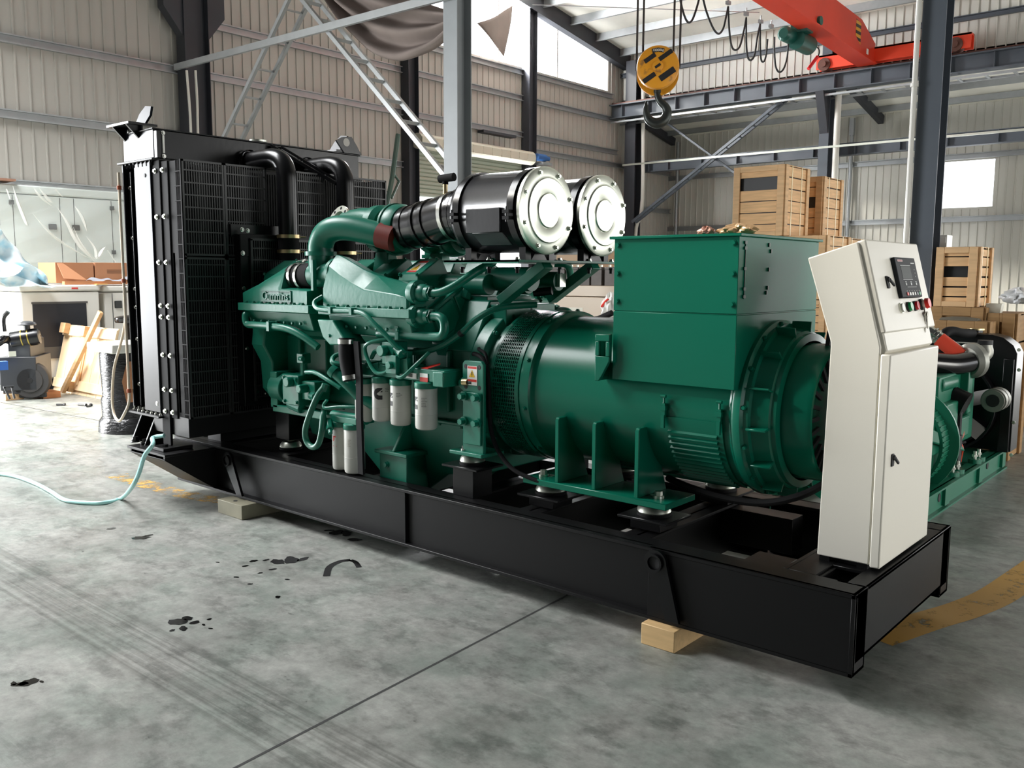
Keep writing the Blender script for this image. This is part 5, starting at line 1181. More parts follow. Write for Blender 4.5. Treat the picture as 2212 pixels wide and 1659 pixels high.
# hook: a J of changing thickness
hk = [V((0, 0, -.30)), rtv*.005+V((0, 0, -.40)), rtv*.05+V((0, 0, -.50)), rtv*.135+V((0, 0, -.585)), rtv*.165+V((0, 0, -.68)), rtv*.12+V((0, 0, -.79)), rtv*.01+V((0, 0, -.84)), rtv*-.11+V((0, 0, -.79)), rtv*-.165+V((0, 0, -.68)), rtv*-.175+V((0, 0, -.57)), rtv*-.17+V((0, 0, -.49))]
rad_ = [.045, .047, .055, .062, .07, .08, .082, .07, .05, .034, .012]
P = catmull(hk, 6); n_ = 14; secs = []
for i, p in enumerate(P):
    d = (P[min(i+1, len(P)-1)]-P[max(i-1, 0)]).normalized(); f = i/6; k = min(int(f), len(rad_)-2); r0 = rad_[k]+(rad_[k+1]-rad_[k])*(f-k)
    nn = ad.cross(d).normalized(); secs.append([p+(nn*math.cos(2*PI*j/n_)*1.05+ad*math.sin(2*PI*j/n_)*.8)*r0 for j in range(n_)])
mb = MB(); mb.loft(secs); mb.cyl((0, 0, -.36), (0, 0, -.28), .06, n=16); mb.build('hook', mat('dark_forged_steel', (62, 66, 64), .38, .7), HB)
ROPE = mat('wire_rope', (58, 52, 50), .6, .3, .5, 90)
for px_, s in ((1379.5, 1), (1393, -1), (1467, 1), (1481, -1)):
    top = ax_(px_+(1 if px_ < 1400 else -1)*-.0, -90, HX)
    c = ad*(s*.06); u = -hr*.8 if px_ < 1420 else hr*.8
    a = c+rtv*(u*1.08+s*.05); mb = MB(); mb.cyl(a, V((a.x, a.y, 1.55)), .017, n=8); mb.build('rope', ROPE, HB)

# ================================================================== crates
WOOD = mat('crate_pine', (206, 168, 124), .7, 0, .16, 3, stretch=(1, 1, 9), bump=.08, bscale=30)
WOODH = mat('crate_board', (214, 172, 124), .7, 0, .18, 3, stretch=(1.2, 1.2, 12), bump=.08, bscale=30)
WOODR = mat('crate_board_reddish', (190, 128, 86), .7, 0, .15, 3, stretch=(1.2, 1.2, 12))
WOODD = mat('old_crate_board', (150, 116, 74), .75, 0, .2, 3, stretch=(1.2, 1.2, 12))
STRAP = mat('packing_strap', (196, 170, 96), .35)
DARKIN = mat('shade_and_dark_band', (26, 26, 27), .5)
def crate(x0, x1, y0, y1, z0, z1, label, gap=None, group=None, old=False, nb=6, straps=2):
    t = thing('wooden_crate', (x0, y0, z0), label, 'crate', group or 'wooden crates stacked in the hall'); o = V((x0, y0, z0)); w, d, h = x1-x0, y1-y0, z1-z0
    A, B = (WOODD, WOODD) if old else (WOOD, WOODH)
    p = .09*min(1, h/.7); th = .022; bh = h/nb
    mb = MB(); mb.box(.03, w-.03, .03, d-.03, .03, h-.03); mb.build('interior_shade', DARKIN, t)  # near-black box: the shade inside the crate put into colour
    def piece(name, *q): mb = MB(); mb.box(*q); mb.build(name, A, t, bev=.003, seg=1)
    for x in (0, w-p): piece('post', x, x+p, -.02, 0, 0, h); piece('post', x, x+p, d, d+.02, 0, h)
    piece('rail', p, w-p, -.02, 0, h-p*.8, h); piece('rail', p, w-p, -.02, 0, 0, p*.7)
    for y in (0, d-p): piece('post', w, w+.02, y, y+p, 0, h)
    def boards(name, fn, m_=B):
        mb = MB()
        for k in range(nb):
            if gap is not None and name == 'front_boards' and k == gap: continue
            j = random.uniform(-.004, .004); fn(mb, k*bh+.006, (k+1)*bh-.006+j)
        mb.build(name, m_, t, bev=.002, seg=1)
    boards('front_boards', lambda m, a, b: m.box(.0, w, 0, th, a, b)); boards('side_boards', lambda m, a, b: m.box(w-th, w, 0, d, a, b)); boards('back_boards', lambda m, a, b: m.box(0, w, d-th, d, a, b)); boards('end_boards', lambda m, a, b: m.box(0, th, 0, d, a, b))
    mb = MB()
    for k in range(5): mb.box(0, w, k*d/5+.004, (k+1)*d/5-.004, h-.02, h)
    mb.build('lid', B, t)
    for f in ((.3, .7) if straps == 2 else (.5,))[:straps]:
        mb = MB(); y = d*f; mb.box(w+.0005, w+.0035, y-.012, y+.012, 0, h); mb.box(0, w, y-.012, y+.012, h, h+.003); mb.build('strap', STRAP, t)
    return t
# stack behind the alternator
crate(-4.60, -3.9, 8.0, 8.75, 2.006, 2.905, 'large pine crate on top of the stack behind the alternator box', 4)
crate(-4.35, -3.80, 9.0, 9.7, 2.006, 2.83, 'pine crate on top of the stack, half hidden behind the larger one', 3)
crate(-4.25, -3.35, 8.05, 8.85, 1.2, 2.0, 'strapped pine crate in the middle of the stack behind the alternator box')
crate(-4.2, -3.3, 8.0, 8.9, .62, 1.19, 'pine crate low in the stack between alternator box and cabinet')
crate(-4.2, -3.25, 7.95, 8.9, 0.0, .61, 'bottom pine crate of the stack behind the alternator')
crate(-4.45, -3.45, 8.95, 9.8, 0.0, 2.0, 'tall pine crate at the back of the stack behind the alternator', nb=9)
# right stack
crate(-1.185, -.87, 4.97, 5.40, 1.245, 1.735, 'brown crate with an open slot standing on the right-hand crates', 3, nb=6, straps=2)
crate(-1.2, -.80, 4.97, 5.5, .0, 1.243, 'old brown crate carrying the open-slot crate behind the small engine set', old=True, straps=0)
crate(-1.10, -.715, 4.745, 4.93, .0, 1.14, 'low old crate with dust-covered top behind the red coupling', old=True, straps=0, nb=5)
crate(-.775, -.575, 5.0, 5.5, .0, 1.20, 'narrow old framed crate at the right, below the plastic tub', old=True, straps=0, nb=5)
mb = MB(); mb.loft([[(-1.08+.28*u, 4.76+.15*v, 1.142+.03*math.sin(PI*v)*math.sin(PI*(.2+.6*u))) for v in (0, .25, .5, .75, 1)]+[(-1.08+.28*u, 4.76+.15*v, 1.141) for v in (1, .5, 0)] for u in (0, .3, .6, 1)])
tag(mb.build('dusty_sack', mat('dusty_grey', (104, 98, 84), .9, 0, .2, 10)), 'dusty grey sack lying on the low old crate', 'sack')
PLAST = mat('clear_plastic', (232, 236, 238), .18, alpha=.75)
def crumple(name, c, sx, sy, sz, m_, label, cat, seed=1, n=40, kind=None):
    rnd = random.Random(seed); ph = [rnd.uniform(0, 6) for _ in range(8)]
    mb = MB(); pr = []
    k = n//2
    vs_ = []
    for i in range(k+1):
        a = PI*i/k
        for j in range(n):
            t = 2*PI*j/n; q = 1+.22*math.sin(5*t+ph[0]+3*a)+.16*math.sin(9*t+ph[1]-5*a)+rnd.uniform(-.05, .05)
            vs_.append((c[0]+sx*q*math.sin(a)*math.cos(t), c[1]+sy*q*math.sin(a)*math.sin(t), max(c[2]-sz, c[2]-sz*math.cos(a)*(1+.2*math.sin(4*t+ph[2])))))
    mb.add(vs_, [(i*n+j, i*n+(j+1) % n, (i+1)*n+(j+1) % n, (i+1)*n+j) for i in range(k) for j in range(n)])
    return tag(mb.build(name, m_, ang=50), label, cat, kind=kind)
p = ay(2150, 652, 5.1); mb = MB(); mb.loft([[(p.x+a*s, p.y+b*s, z) for a, b in ((-.06, -.05), (.06, -.05), (.06, .05), (-.06, .05))] for s, z in ((.8, 1.2), (1.0, 1.275), (.96, 1.275), (.76, 1.215))]); tag(mb.build('plastic_tub', mat('pale_tub', (206, 204, 190), .4)), 'small pale plastic tub standing on the narrow framed crate', 'tub')
p = ay(2196, 650, 7.6); crumple('foil_wrap', (p.x+.02, p.y, 1.29), .15, .16, .08, mat('silver_foil', (236, 238, 240), .4, .3), 'crumpled silver foil on the dark load at far right', 'foil', 4)
mb = MB(); mb.box(-1.0, -.35, 7.5, 8.2, .0, 1.22); mb.box(-1.02, -.3, 7.45, 8.25, .82, .86); tag(mb.build('wrapped_load', mat('black_wrap', (24, 24, 26), .35, 0, .3, 14, .4, 9), bev=.03), 'dark wrapped load under the silver foil at the right edge', 'load')
crate(-.95, -.1, 7.0, 7.4, .0, .62, 'brown crate at the far right edge behind the small engine radiator', old=True, straps=0, nb=4)
p = ay(2016, 508, 5.45); mb = MB(); mb.box(p.x-.03, p.x+.115, 5.45, 5.62, .9, p.z); mb.box(p.x-.02, p.x+.105, 5.445, 5.45, p.z-.07, p.z-.02); mb.box(p.x+.0, p.x+.08, 5.5, 5.58, 0, .9); tag(mb.build('white_wall_box', mat('white_casing', (226, 226, 222), .4), bev=.012), 'white casing standing beside the dark column', 'casing')
# packet on the terminal box
FOILP = mat('golden_film', (226, 186, 140), .2, .3, .3, 20)
crumple('wrapped_packet', (-.83, .67, 1.69), .08, .045, .03, FOILP, 'clear wrapped copper-coloured packet on top of the terminal box', 'packet', 2, 40)
crumple('wrapped_packet', (-.965, .63, 1.685), .035, .03, .026, mat('pinkish_film', (214, 160, 140), .2, .2), 'small pinkish wrapped packet beside the larger one on the terminal box', 'packet', 5, 30)

# ================================================================== middle background
BEIGE = mat('beige_canopy_paint', (208, 190, 168), .4)
BATT = mat('dusty_battery_case', (98, 92, 88), .6, 0, .15, 10)
YB = 7.2
a = ay(1195, 616, YB); b = ay(1430, 616, YB)
t = thing('generator_canopy', (a.x, YB, 0), 'beige low generator canopy under the row of dark batteries', 'canopy')
L = b.x-a.x; H = a.z
mb = MB(); mb.box(0, L, 0, 1.0, .1, H-.16); mb.box(-.01, L+.01, -.012, 1.01, H-.15, H); mb.box(.0, L, .05, .95, 0, .1); mb.build('body', BEIGE, t, bev=.008)
q = ay(1312, 668, YB-.02); mb = MB(); mb.box(q.x-a.x-.03, q.x-a.x+.03, -.02, 0, q.z-.06, q.z+.06); mb.build('handle', INK, t)
q = ay(1245, 672, YB-.02); mb = MB(); mb.box(q.x-a.x-.14, q.x-a.x+.1, -.004, 0, q.z-.22, q.z+.05); mb.build('panel', mat('pale_panel', (222, 218, 202), .5), t)
for k, (xa, xb) in enumerate(((1168, 1180), (1182, 1219), (1222, 1248), (1250, 1273), (1276, 1299), (1305, 1330), (1333, 1358), (1361, 1386))):
    p0 = ay(xa+.5, 615, YB+.1); p1 = ay(xb+1.5, 615, YB+.1); zt = ay(xb, 577, YB+.1).z
    t = thing('battery', (p0.x, YB+.1, H), ['leftmost dark battery of the row, beside the far engine bank', 'wide dark battery of the row behind the green pipe end', 'plain dark battery, third in the row behind the engine', 'dark battery with printed side, fourth in the row',
        'dark battery, fifth in the row, left of the platform strut', 'brownish battery with white marks beside the terminal box edge', 'battery hidden behind the terminal box, nearer its left edge', 'battery hidden behind the terminal box'][k], 'battery', 'batteries in the row on the beige canopy')
    w = p1.x-p0.x-.012; h = zt-H
    mb = MB(); mb.box(0, w, 0, .35, 0, h*.86); mb.box(-.003, w+.003, -.003, .353, h*.86, h)
    mb.build('case', BATT, t, bev=.004, seg=1)
    mb = MB(); mb.cyl((w*.25, .06, h), (w*.25, .06, h+.03), .02, n=10); mb.cyl((w*.75, .06, h), (w*.75, .06, h+.03), .02, n=10); mb.build('terminal', ZINC, t)
p = ay(1318, 668, 5.6); crumple('white_bag', (p.x, p.y, p.z), .08, .1, .17, mat('white_film_bag', (240, 238, 232), .3), 'white plastic bag with red print left of the terminal box', 'bag', 7)
mb = MB(); mb.tube([(p.x-.06, p.y-.09, p.z+.03), (p.x-.0, p.y-.1, p.z+.09), (p.x+.04, p.y-.1, p.z+.12)], .012, 6)
mb.build('red_print', REDP, bpy.data.objects['white_bag']) 
mb = MB(); a = ay(1292, 689, 5.4); b = ay(1322, 676, 5.4); mb.cyl(a, b, .035, n=12); mb.cyl(a, (a.x-.4, a.y, a.z-.05), .035, n=12)
st = mb.build('rubber_roll', RUBBER); tag(st, 'dark rubber roll under the white bag', 'roll')
mb = MB(); mb.box(p.x-.5, p.x+.5, 5.2, 6.1, .0, min(a.z-.09, p.z-.17)); tag(mb.build('work_bench', BLACKM), 'dark bench hidden behind the alternator carrying the white bag', 'bench')
p0 = ay(1205, 560, 7.9)
mb = MB(); mb.box(p0.x-.3, p0.x+.5, 8.25, 8.7, 0, p0.z+.14); tag(mb.build('cardboard_stack', mat('plain_carton', (196, 168, 140), .7), bev=.006), 'pale carton stack seen under the air filters behind the batteries', 'box')

# ================================================================== small green engine set at right
t = thing('small_generator_set', (-1.0, 2.6, 0), 'small green engine set on a green base frame behind the control cabinet', 'generator'); o_ = V((-1.0, 2.6, 0))
SHF = V((0, 0, 0))
def sg(mb, name, m_, bev=0): mb.v = [tuple(V(p)-o_+SHF) for p in mb.v]; return mb.build(name, m_, t, bev)
SGR = mat('small_set_green', (18, 104, 78), .38, 0, .08, 5)
mb = MB(); zt = .155
for xa in (-.60, -1.45):
    mb.box(xa, xa+.10, 1.5, 4.72, zt-.012, zt); mb.box(xa, xa+.10, 1.5, 4.72, 0, .012); mb.box(xa+(.06 if xa > -1 else .02), xa+(.07 if xa > -1 else .03), 1.5, 4.72, 0, zt)
for y in (1.5, 3.05, 3.9, 4.6): mb.box(-1.45, -.51, y, y+.1, .02, zt-.012)
bf = sg(mb, 'base_frame', SGR)
for y, z in ((2.98, .085), (4.2, .1)):
    mb = MB(); mb.cyl((-.53, y, z), (-.526, y, z), .028, n=16); sg(mb, 'lifting_hole', INK)
# alternator with fan guard
SHF = V((.17, -.1, -.05))
mb = MB(); xc = -.99
mb.cyl((xc, 2.2, .48), (xc, 3.0, .48), .25, n=36); mb.cyl((xc, 2.15, .48), (xc, 2.2, .48), .27, n=36); sg(mb, 'alternator', SGR)
mb = MB(); mb.lathe([(.29, .0), (.31, 0), (.31, .13), (.29, .13)], (xc, 3.02, .47), (0, 1, 0), 40); mb.lathe([(.3, .13), (.37, .14), (.37, .16), (.3, .17)], (xc, 3.02, .47), (0, 1, 0), 40)
for k in range(60):
    a = 2*PI*k/60; n = V((math.cos(a), 0, math.sin(a))); mb.obox(V((xc, 3.085, .47))+n*.312, V((0, .06, 0)), V((-n.z, 0, n.x))*.004, n*.004)
sg(mb, 'bell_housing', SGR)
# engine
SHF = V((.16, 0, -.09))
mb = MB(); mb.box(-1.15, -.82, 3.2, 4.25, .38, .72); mb.box(-1.12, -.80, 3.25, 4.15, .72, .92); mb.box(-1.1, -.85, 3.3, 4.1, .25, .38); mb.cyl((-.84, 3.3, .86), (-.84, 3.65, .86), .06, n=16); mb.box(-.86, -.74, 3.75, 3.84, .62, .98); mb.box(-.84, -.78, 3.95, 4.02, .55, .80); mb.cyl((-.80, 3.42, .55), (-.74, 3.42, .55), .10, n=16); mb.box(-.83, -.75, 3.28, 3.55, .50, .74); mb.box(-.82, -.76, 3.6, 3.9, .45, .6); mb.box(-1.05, -.9, 3.2, 4.1, .92, 1.0); mb.ngon([(-.8, 3.12, .60), (-.72, 3.6, .42), (-.7, 3.62, .38), (-.8, 3.12, .5)], (-.03, 0, .0)); sg(mb, 'engine', SGR, .012)
mb = MB(); mb.cyl((-.82, 3.62, .74), (-.72, 3.62, .70), .09, n=14); mb.cyl((-.76, 3.60, .28), (-.76, 3.60, .66), .025, n=8); mb.box(-.78, -.72, 3.5, 3.58, .16, .5); mb.box(-.8, -.74, 3.40, 3.44, .16, .5); mb.box(-.83, -.8, 3.7, 3.76, .2, .5); sg(mb, 'engine_fitting', BLACKM)
SHF = V((.32, 0, -.03))
ALT = mat('cast_aluminium', (150, 150, 142), .45, .7)
mb = MB(); mb.cyl((-.80, 4.02, .64), (-.80, 4.17, .64), .085, n=22); mb.cyl((-.80, 4.0, .64), (-.80, 4.02, .64), .075, n=22); mb.m(1).cyl((-.80, 4.09, .64), (-.80, 4.10, .64), .087, n=22); mb.cyl((-.80, 3.995, .64), (-.80, 4.0, .64), .045, n=16); sg(mb, 'charging_alternator', [ALT, DARKIN])
# turbo and pipes
SHF = V((.13, .05, -.10))
mb = MB(); mb.tube([(-1.05, 3.3, 1.02), (-.92, 3.45, 1.0), (-.80, 3.6, .985), (-.72, 3.72, 1.0)], .075, 16); sg(mb, 'intake_pipe', HOSEB)
mb = MB(); mb.lathe([(.03, .0), (.1, .0), (.125, .03), (.125, .07), (.09, .1), (.03, .1)], (-.74, 3.72, 1.0), (.35, .75, .1), 24); mb.tube([(-.70, 3.84, 1.0), (-.66, 3.89, 1.05), (-.665, 3.89, 1.09), (-.67, 3.89, 1.115)], .045, 14); mb.m(1).cyl((-.67, 3.89, 1.115), (-.67, 3.89, 1.145), .05, n=16); mb.m(0).tube([(-1.0, 3.88, 1.12), (-.72, 3.88, 1.12)], .006, 6); sg(mb, 'turbocharger', [ALT, INK])
mb = MB(); a, b = V((-.98, 3.70, 1.19)), V((-.77, 3.72, 1.03)); mb.cyl(a.lerp(b, .25), b, .052, n=18); sg(mb, 'coupling', mat('bright_red_hose', (206, 66, 42), .5))
mb = MB(); mb.tube([a+V((-.08, -.02, .05)), a.lerp(b, .1), b+V((.04, .03, -.02))], .047, 16)
for f in (.05, .15, .98): q = a.lerp(b, f); mb.lathe([(.05, -.008), (.057, -.006), (.057, .006), (.05, .008)], q, b-a, 20)
mb.m(1).tube([(-1.25, 3.6, 1.28), (-1.14, 3.66, 1.27), (-1.05, 3.69, 1.24)], .06, 12); sg(mb, 'boost_pipe', [STEEL, RUBBER])
mb = MB(); mb.tube([(-.96, 3.9, 1.0), (-.97, 3.95, 1.15), (-.95, 4.05, 1.19), (-.9, 4.2, 1.17), (-.88, 4.4, 1.16)], .035, 12); sg(mb, 'radiator_hose', RUBBER)
# fan and radiator
SHF = V((.08, 0, -.22))
mb = MB()
for k in range(7):
    a = 2*PI*k/7+.3; n = V((math.cos(a), 0, math.sin(a))); q = V((-n.z, 0, n.x)); mb.obox(V((xc, 4.36, .72))+n*.2, n*.15, q*.05+V((0, .03, 0)), (q*-.02+V((0, 1, 0))).normalized()*.002)
mb.cyl((xc, 4.3, .72), (xc, 4.4, .72), .06, n=14); sg(mb, 'cooling_fan', mat('grey_fan_blade', (112, 110, 106), .5))
mb = MB(); Q = [(-1.46, .39), (-.52, .39), (-.52, 1.14), (-.55, 1.2), (-.62, 1.255), (-.70, 1.275), (-1.28, 1.275), (-1.43, 1.2), (-1.46, 1.1)]
mb.ngon([(x, 4.48, z) for x, z in Q], (0, .22, 0)); mb.lathe([(.33, 0), (.37, 0), (.37, -.1), (.35, -.1)], (xc, 4.48, .72), (0, 1, 0), 36)
mb.box(-.60, -.53, 4.44, 4.52, .39, 1.1)
r2 = sg(mb, 'radiator', BLACK, .004)
for x, z in ((-.56, 1.15), (-.55, 1.0), (-.60, .8), (-.56, .6), (-.60, .45), (-.56, .35)): bolt(t, V((x+.13, 4.475, z-.2))-o_, (0, -1, 0), .010, .01, ZINC)
mb = MB(); mb.cyl((-.84, 4.6, 1.28), (-.84, 4.6, 1.30), .05, n=16); mb.m(1).cyl((-.84, 4.6, 1.30), (-.84, 4.6, 1.312), .062, n=18); sg(mb, 'filler_cap', [BLACK, BRASS])
SHF = V((.04, 0, 0))
for y in (3.38, 3.50, 3.95, 4.06, 4.62):
    mb = MB(); mb.cyl((-.60, y, zt), (-.60, y, zt+.03), .045, n=14); mb.m(1).cyl((-.60, y, zt+.03), (-.60, y, zt+.085), .012, n=8); mb.cyl((-.60, y, zt+.045), (-.60, y, zt+.06), .02, n=6); sg(mb, 'mount', [SGR, ZINC])
mb = MB()
for ph in range(3): mb.tube([(-.72, 3.50+.05*ph, .56), (-.68, 3.62, .50-.02*ph), (-.65, 3.78, .40), (-.66, 3.72-.03*ph, .34), (-.68, 3.62, .38), (-.64, 3.74, .30), (-.66, 3.80, .22-.02*ph)], .011, 7)
sg(mb, 'battery_lead', mat('orange_red_cable', (196, 72, 46), .45))
mb = MB(); mb.tube([(-.7, 3.6, .45), (-.66, 3.7, .33), (-.64, 3.82, .32), (-.68, 3.85, .26)], .009, 7); sg(mb, 'black_lead', RUBBER)

# ================================================================== left background
CAN = mat('grey_green_canopy', (196, 204, 198), .4); CANW = mat('white_canopy', (226, 224, 216), .4); SLOT = mat('dark_blue_opening', (30, 32, 40), .6); LATCH = mat('black_latch', (34, 38, 36), .4)
def canopy(name, x1, y0, y1, z1, depth, m_, label, band=.1, z0=0.0):
    t = thing(name, (x1, y0, 0), label, 'canopy', 'generator canopies along the left wall'); L = y1-y0
    mb = MB(); mb.box(-depth, 0, 0, L, z0+.14, z1-band); mb.box(-depth-.012, .012, -.012, L+.012, z1-band+.008, z1); mb.build('body', m_, t, bev=.02)
    mb = MB(); mb.box(-depth+.05, -.05, .05, L-.05, z0, z0+.14); mb.build('base', SLOT, t)
    return t, L
t, L = canopy('generator_canopy', -12.6, 1.2, 5.0, 2.725, 1.2, CAN, 'tall grey-green canopy shrouded in clear film at the left wall', .13)
for y in (2.02, 2.66, 2.86, 3.42, 4.2):
    mb = MB(); mb.box(.0, .003, y-1.2, y-1.2+.008, .3, 2.58); mb.build('door_seam', LATCH, t)
for x, y in ((113, 490), (163, 492)): p = ax_(x, y, -12.6); mb = MB(); mb.box(0, .03, p.y-1.2-.055, p.y-1.2+.055, p.z-.04, p.z+.04); mb.build('latch', LATCH, t, bev=.01)
for x, y in ((24, 437), (241, 450), (245, 545)): p = ax_(x, y, -12.6); mb = MB(); mb.box(0, .03, p.y-1.2-.03, p.y-1.2+.03, p.z-.03, p.z+.03); mb.build('hinge', LATCH, t, bev=.004)
mb = MB()
for z0_ in (2.15, 1.72):
    for i in range(6):
        for k in range(12): mb.box(0, .004, .3+i*.06, .345+i*.06, z0_+k*.028, z0_+.018+k*.028)
mb.build('vent_grid', LATCH, t)
FILM = mat('clear_film', (238, 242, 240), .12, alpha=.14, spec=.8); FOLD = mat('clear_film_fold', (246, 246, 240), .2, alpha=.6)
def film(u, v):
    y = 1.1+u*3.9; z = 2.735-v*1.10*(1 if u < .9 else .9); f = (u*7+v*5.2)
    return V((-12.52+.035*math.sin(f*2.7)+.05*math.sin(f*1.3+1)*v+.03*abs(math.sin(f*4.3))*v, y+.1*v, z))
o = sheet(90, 34, film).build('plastic_film', FILM, ang=180); tag(o, 'clear creased plastic film hanging over the tall canopy', 'film')
for pts, w in (([(28, 402), (40, 440), (56, 480), (60, 488)], .05), ([(72, 405), (88, 425), (112, 445)], .04), ([(84, 406), (104, 430), (115, 438)], .045), ([(70, 460), (95, 490), (122, 515), (160, 540), (200, 562)], .035), ([(124, 448), (145, 480), (160, 510), (180, 540), (205, 565)], .07), ([(158, 490), (175, 525), (195, 552), (210, 562)], .04), ([(162, 445), (178, 470), (188, 500)], .05), ([(186, 510), (205, 535), (210, 556), (222, 540), (228, 533)], .06), ([(232, 540), (250, 566)], .03), ([(14, 408), (22, 430)], .03), ([(118, 408), (135, 425)], .025)):
    P = catmull([ax_(x, y, -12.50) for x, y in pts]); L = []
    for i, p in enumerate(P):
        d = (P[min(i+1, len(P)-1)]-P[max(i-1, 0)]).normalized(); n = V((1, 0, 0)).cross(d); k = math.sin(PI*(i+.4)/(len(P)-.2)); L.append((p-n*w*.5*k, p+V((.03*k, 0, 0)), p+n*w*.5*k))
    mb = MB(); mb.add([q for l in L for q in l], [(3*i+j, 3*i+3+j, 3*i+4+j, 3*i+1+j) for i in range(len(P)-1) for j in (0, 1)]); mb.build('fold', FOLD, o)
mb = MB(); mb.box(-13.2, -12.5, .4, 2.05, 2.76, 2.79); tag(mb.build('brown_board', mat('brown_board', (150, 112, 92), .7)), 'brown board lying on top of the tall canopy', 'board')
t, L = canopy('generator_canopy', -10.9, 1.42, 2.40, 1.34, 1.55, CANW, 'white low canopy with a dark open bay behind the leaning crate panel', .09)
mb = MB(); mb.box(.0, .004, .13, .80, .40, 1.10); mb.m(1).box(0, .006, .12, .82, 1.10, 1.125); mb.m(1).box(.004, .012, .13, .80, .40, .55); mb.build('open_bay', [SLOT, mat('grey_brown_sill', (82, 80, 78), .6)], t)
mb = MB(); mb.box(.012, .016, .62, .70, 1.285, 1.305); mb.build('red_badge', REDP, t)
t, L = canopy('generator_canopy', -10.95, 2.48, 4.2, 1.325, 1.5, CANW, 'white canopy with a black door latch beside the radiator edge', .09)
mb = MB(); mb.box(0, .02, .14, .24, 1.02, 1.12); mb.build('latch', LATCH, t, bev=.008)
mb = MB(); mb.box(0, .003, .11, .118, .3, 1.22); mb.build('door_seam', LATCH, t)
# things lying on the canopies
CARD = mat('brown_cardboard', (178, 124, 88), .75, 0, .08, 2)
mb = MB(); mb.box(-11.8, -11.25, 2.0, 2.50, 1.36, 1.63); mb.loft([[(-11.25, 2.02, 1.62), (-11.25, 2.1, 1.62), (-11.24, 2.1, 1.62), (-11.24, 2.02, 1.62)], [(-11.02, 2.0, 1.42), (-11.02, 2.30, 1.40), (-11.01, 2.30, 1.40), (-11.01, 2.0, 1.42)]]); tag(mb.build('cardboard_box', CARD, bev=.006), 'brown cardboard box with open flap on the white canopy, left one', 'box', 'cardboard boxes on the canopies')
mb = MB(); mb.box(-11.8, -11.25, 2.52, 3.05, 1.36, 1.635); cbx = mb.build('cardboard_box', CARD, bev=.006); tag(cbx, 'brown printed cardboard box touching the radiator edge, right one', 'box', 'cardboard boxes on the canopies')
mb = MB()
for k in range(3): mb.box(-11.25, -11.247, 2.68, 2.9, 1.53-k*.02, 1.542-k*.02)
mb.build('print', mat('box_print', (140, 98, 70), .7), cbx)
mb = MB(); mb.box(-11.02, -10.94, 1.98, 3.2, 1.342, 1.385); tag(mb.build('wooden_batten', WOODR), 'long wooden batten on the front edge of the white canopies', 'batten')
mb = MB(); mb.box(-10.95, -10.86, 2.36, 2.5, 1.34, 1.352); tag(mb.build('wood_chip', mat('light_plywood', (226, 180, 110), .6)), 'small light plywood scrap bridging the two white canopies', 'board')
def flat(u, v): return V((-11.2+.22*v, 2.36+u*.8, 1.385+.05*abs(math.sin(u*7))*(1-v)+.02*math.sin(u*19+v*3)))
o = sheet(30, 6, flat).build('plastic_film', mat('bluish_film', (190, 204, 218), .2, alpha=.8), ang=180); tag(o, 'bluish plastic sheet lying along the wooden batten', 'film')
BFILM = mat('blue_film', (176, 222, 240), .3, 0, .12, 5, rgb2=(238, 248, 252), lo=.45, hi=.65)
def heap(u, v):
    a = ax_(-40, 470, -11.1).lerp(ax_(112, 615, -11.0), u); b = ax_(-60, 625, -10.9).lerp(ax_(100, 616, -10.85), u); p = a.lerp(b, v)
    return p+V((.10*math.sin(u*9+v*7)+.06*math.sin(u*17-v*11), .05*math.sin(v*13+u*4), .06*math.sin(u*12)*math.sin(PI*v)))
o = sheet(36, 26, heap).build('blue_plastic_sheet', BFILM, ang=60); tag(o, 'pale blue plastic sheet heaped on the white canopy at the left edge', 'film'); o.modifiers.new('thick', 'SOLIDIFY').thickness = .004
# leaning crate panel
PINE = mat('bright_pine', (236, 206, 166), .65, 0, .08, 3, stretch=(8, 1, 1))
t = thing('crate_panel', (-10.25, 1.72, 0), 'pale wooden crate panel leaning against the white canopies', 'panel'); tl = R(-14)
def lean(mb, name, m_): return mb.build(name, m_, t, bev=.003, seg=1, rot=None)
def LZp(x, y, z): return (x, y*math.cos(tl)-z*math.sin(tl), y*math.sin(tl)+z*math.cos(tl))
def lbox(mb, x0, x1, y0, y1, z0, z1):
    mb.add([LZp(*p) for p in ((x0,y0,z0),(x1,y0,z0),(x1,y1,z0),(x0,y1,z0),(x0,y0,z1),(x1,y0,z1),(x1,y1,z1),(x0,y1,z1))], [(0,3,2,1),(4,5,6,7),(0,1,5,4),(1,2,6,5),(2,3,7,6),(3,0,4,7)])
mb = MB()
for k in range(6): lbox(mb, -.60+k*.24, -.60+k*.24+.235, .0, .02, .0, .86)
lean(mb, 'boards', PINE)
for z in (.05, .72):
    mb = MB(); lbox(mb, -.60, .85, -.022, 0, z, z+.12); lean(mb, 'rail', PINE)
mb = MB(); lbox(mb, .06, .12, -.04, -.022, .12, .72); lean(mb, 'upright', PINE)
for x, z in ((-.55, .74), (.02, .72), (-.10, .02)):
    mb = MB(); lbox(mb, x, x+.14, -.09, -.022, z, z+.13); lean(mb, 'block', WOOD)
mb = MB(); mb.bar((-10.27, 1.60, .035), (-9.72, 1.87, 1.03), .06, .045, (0, -1, 0)); tag(mb.build('wooden_plank', WOOD, bev=.003), 'narrow wooden plank leaning diagonally over the crate panel', 'plank')
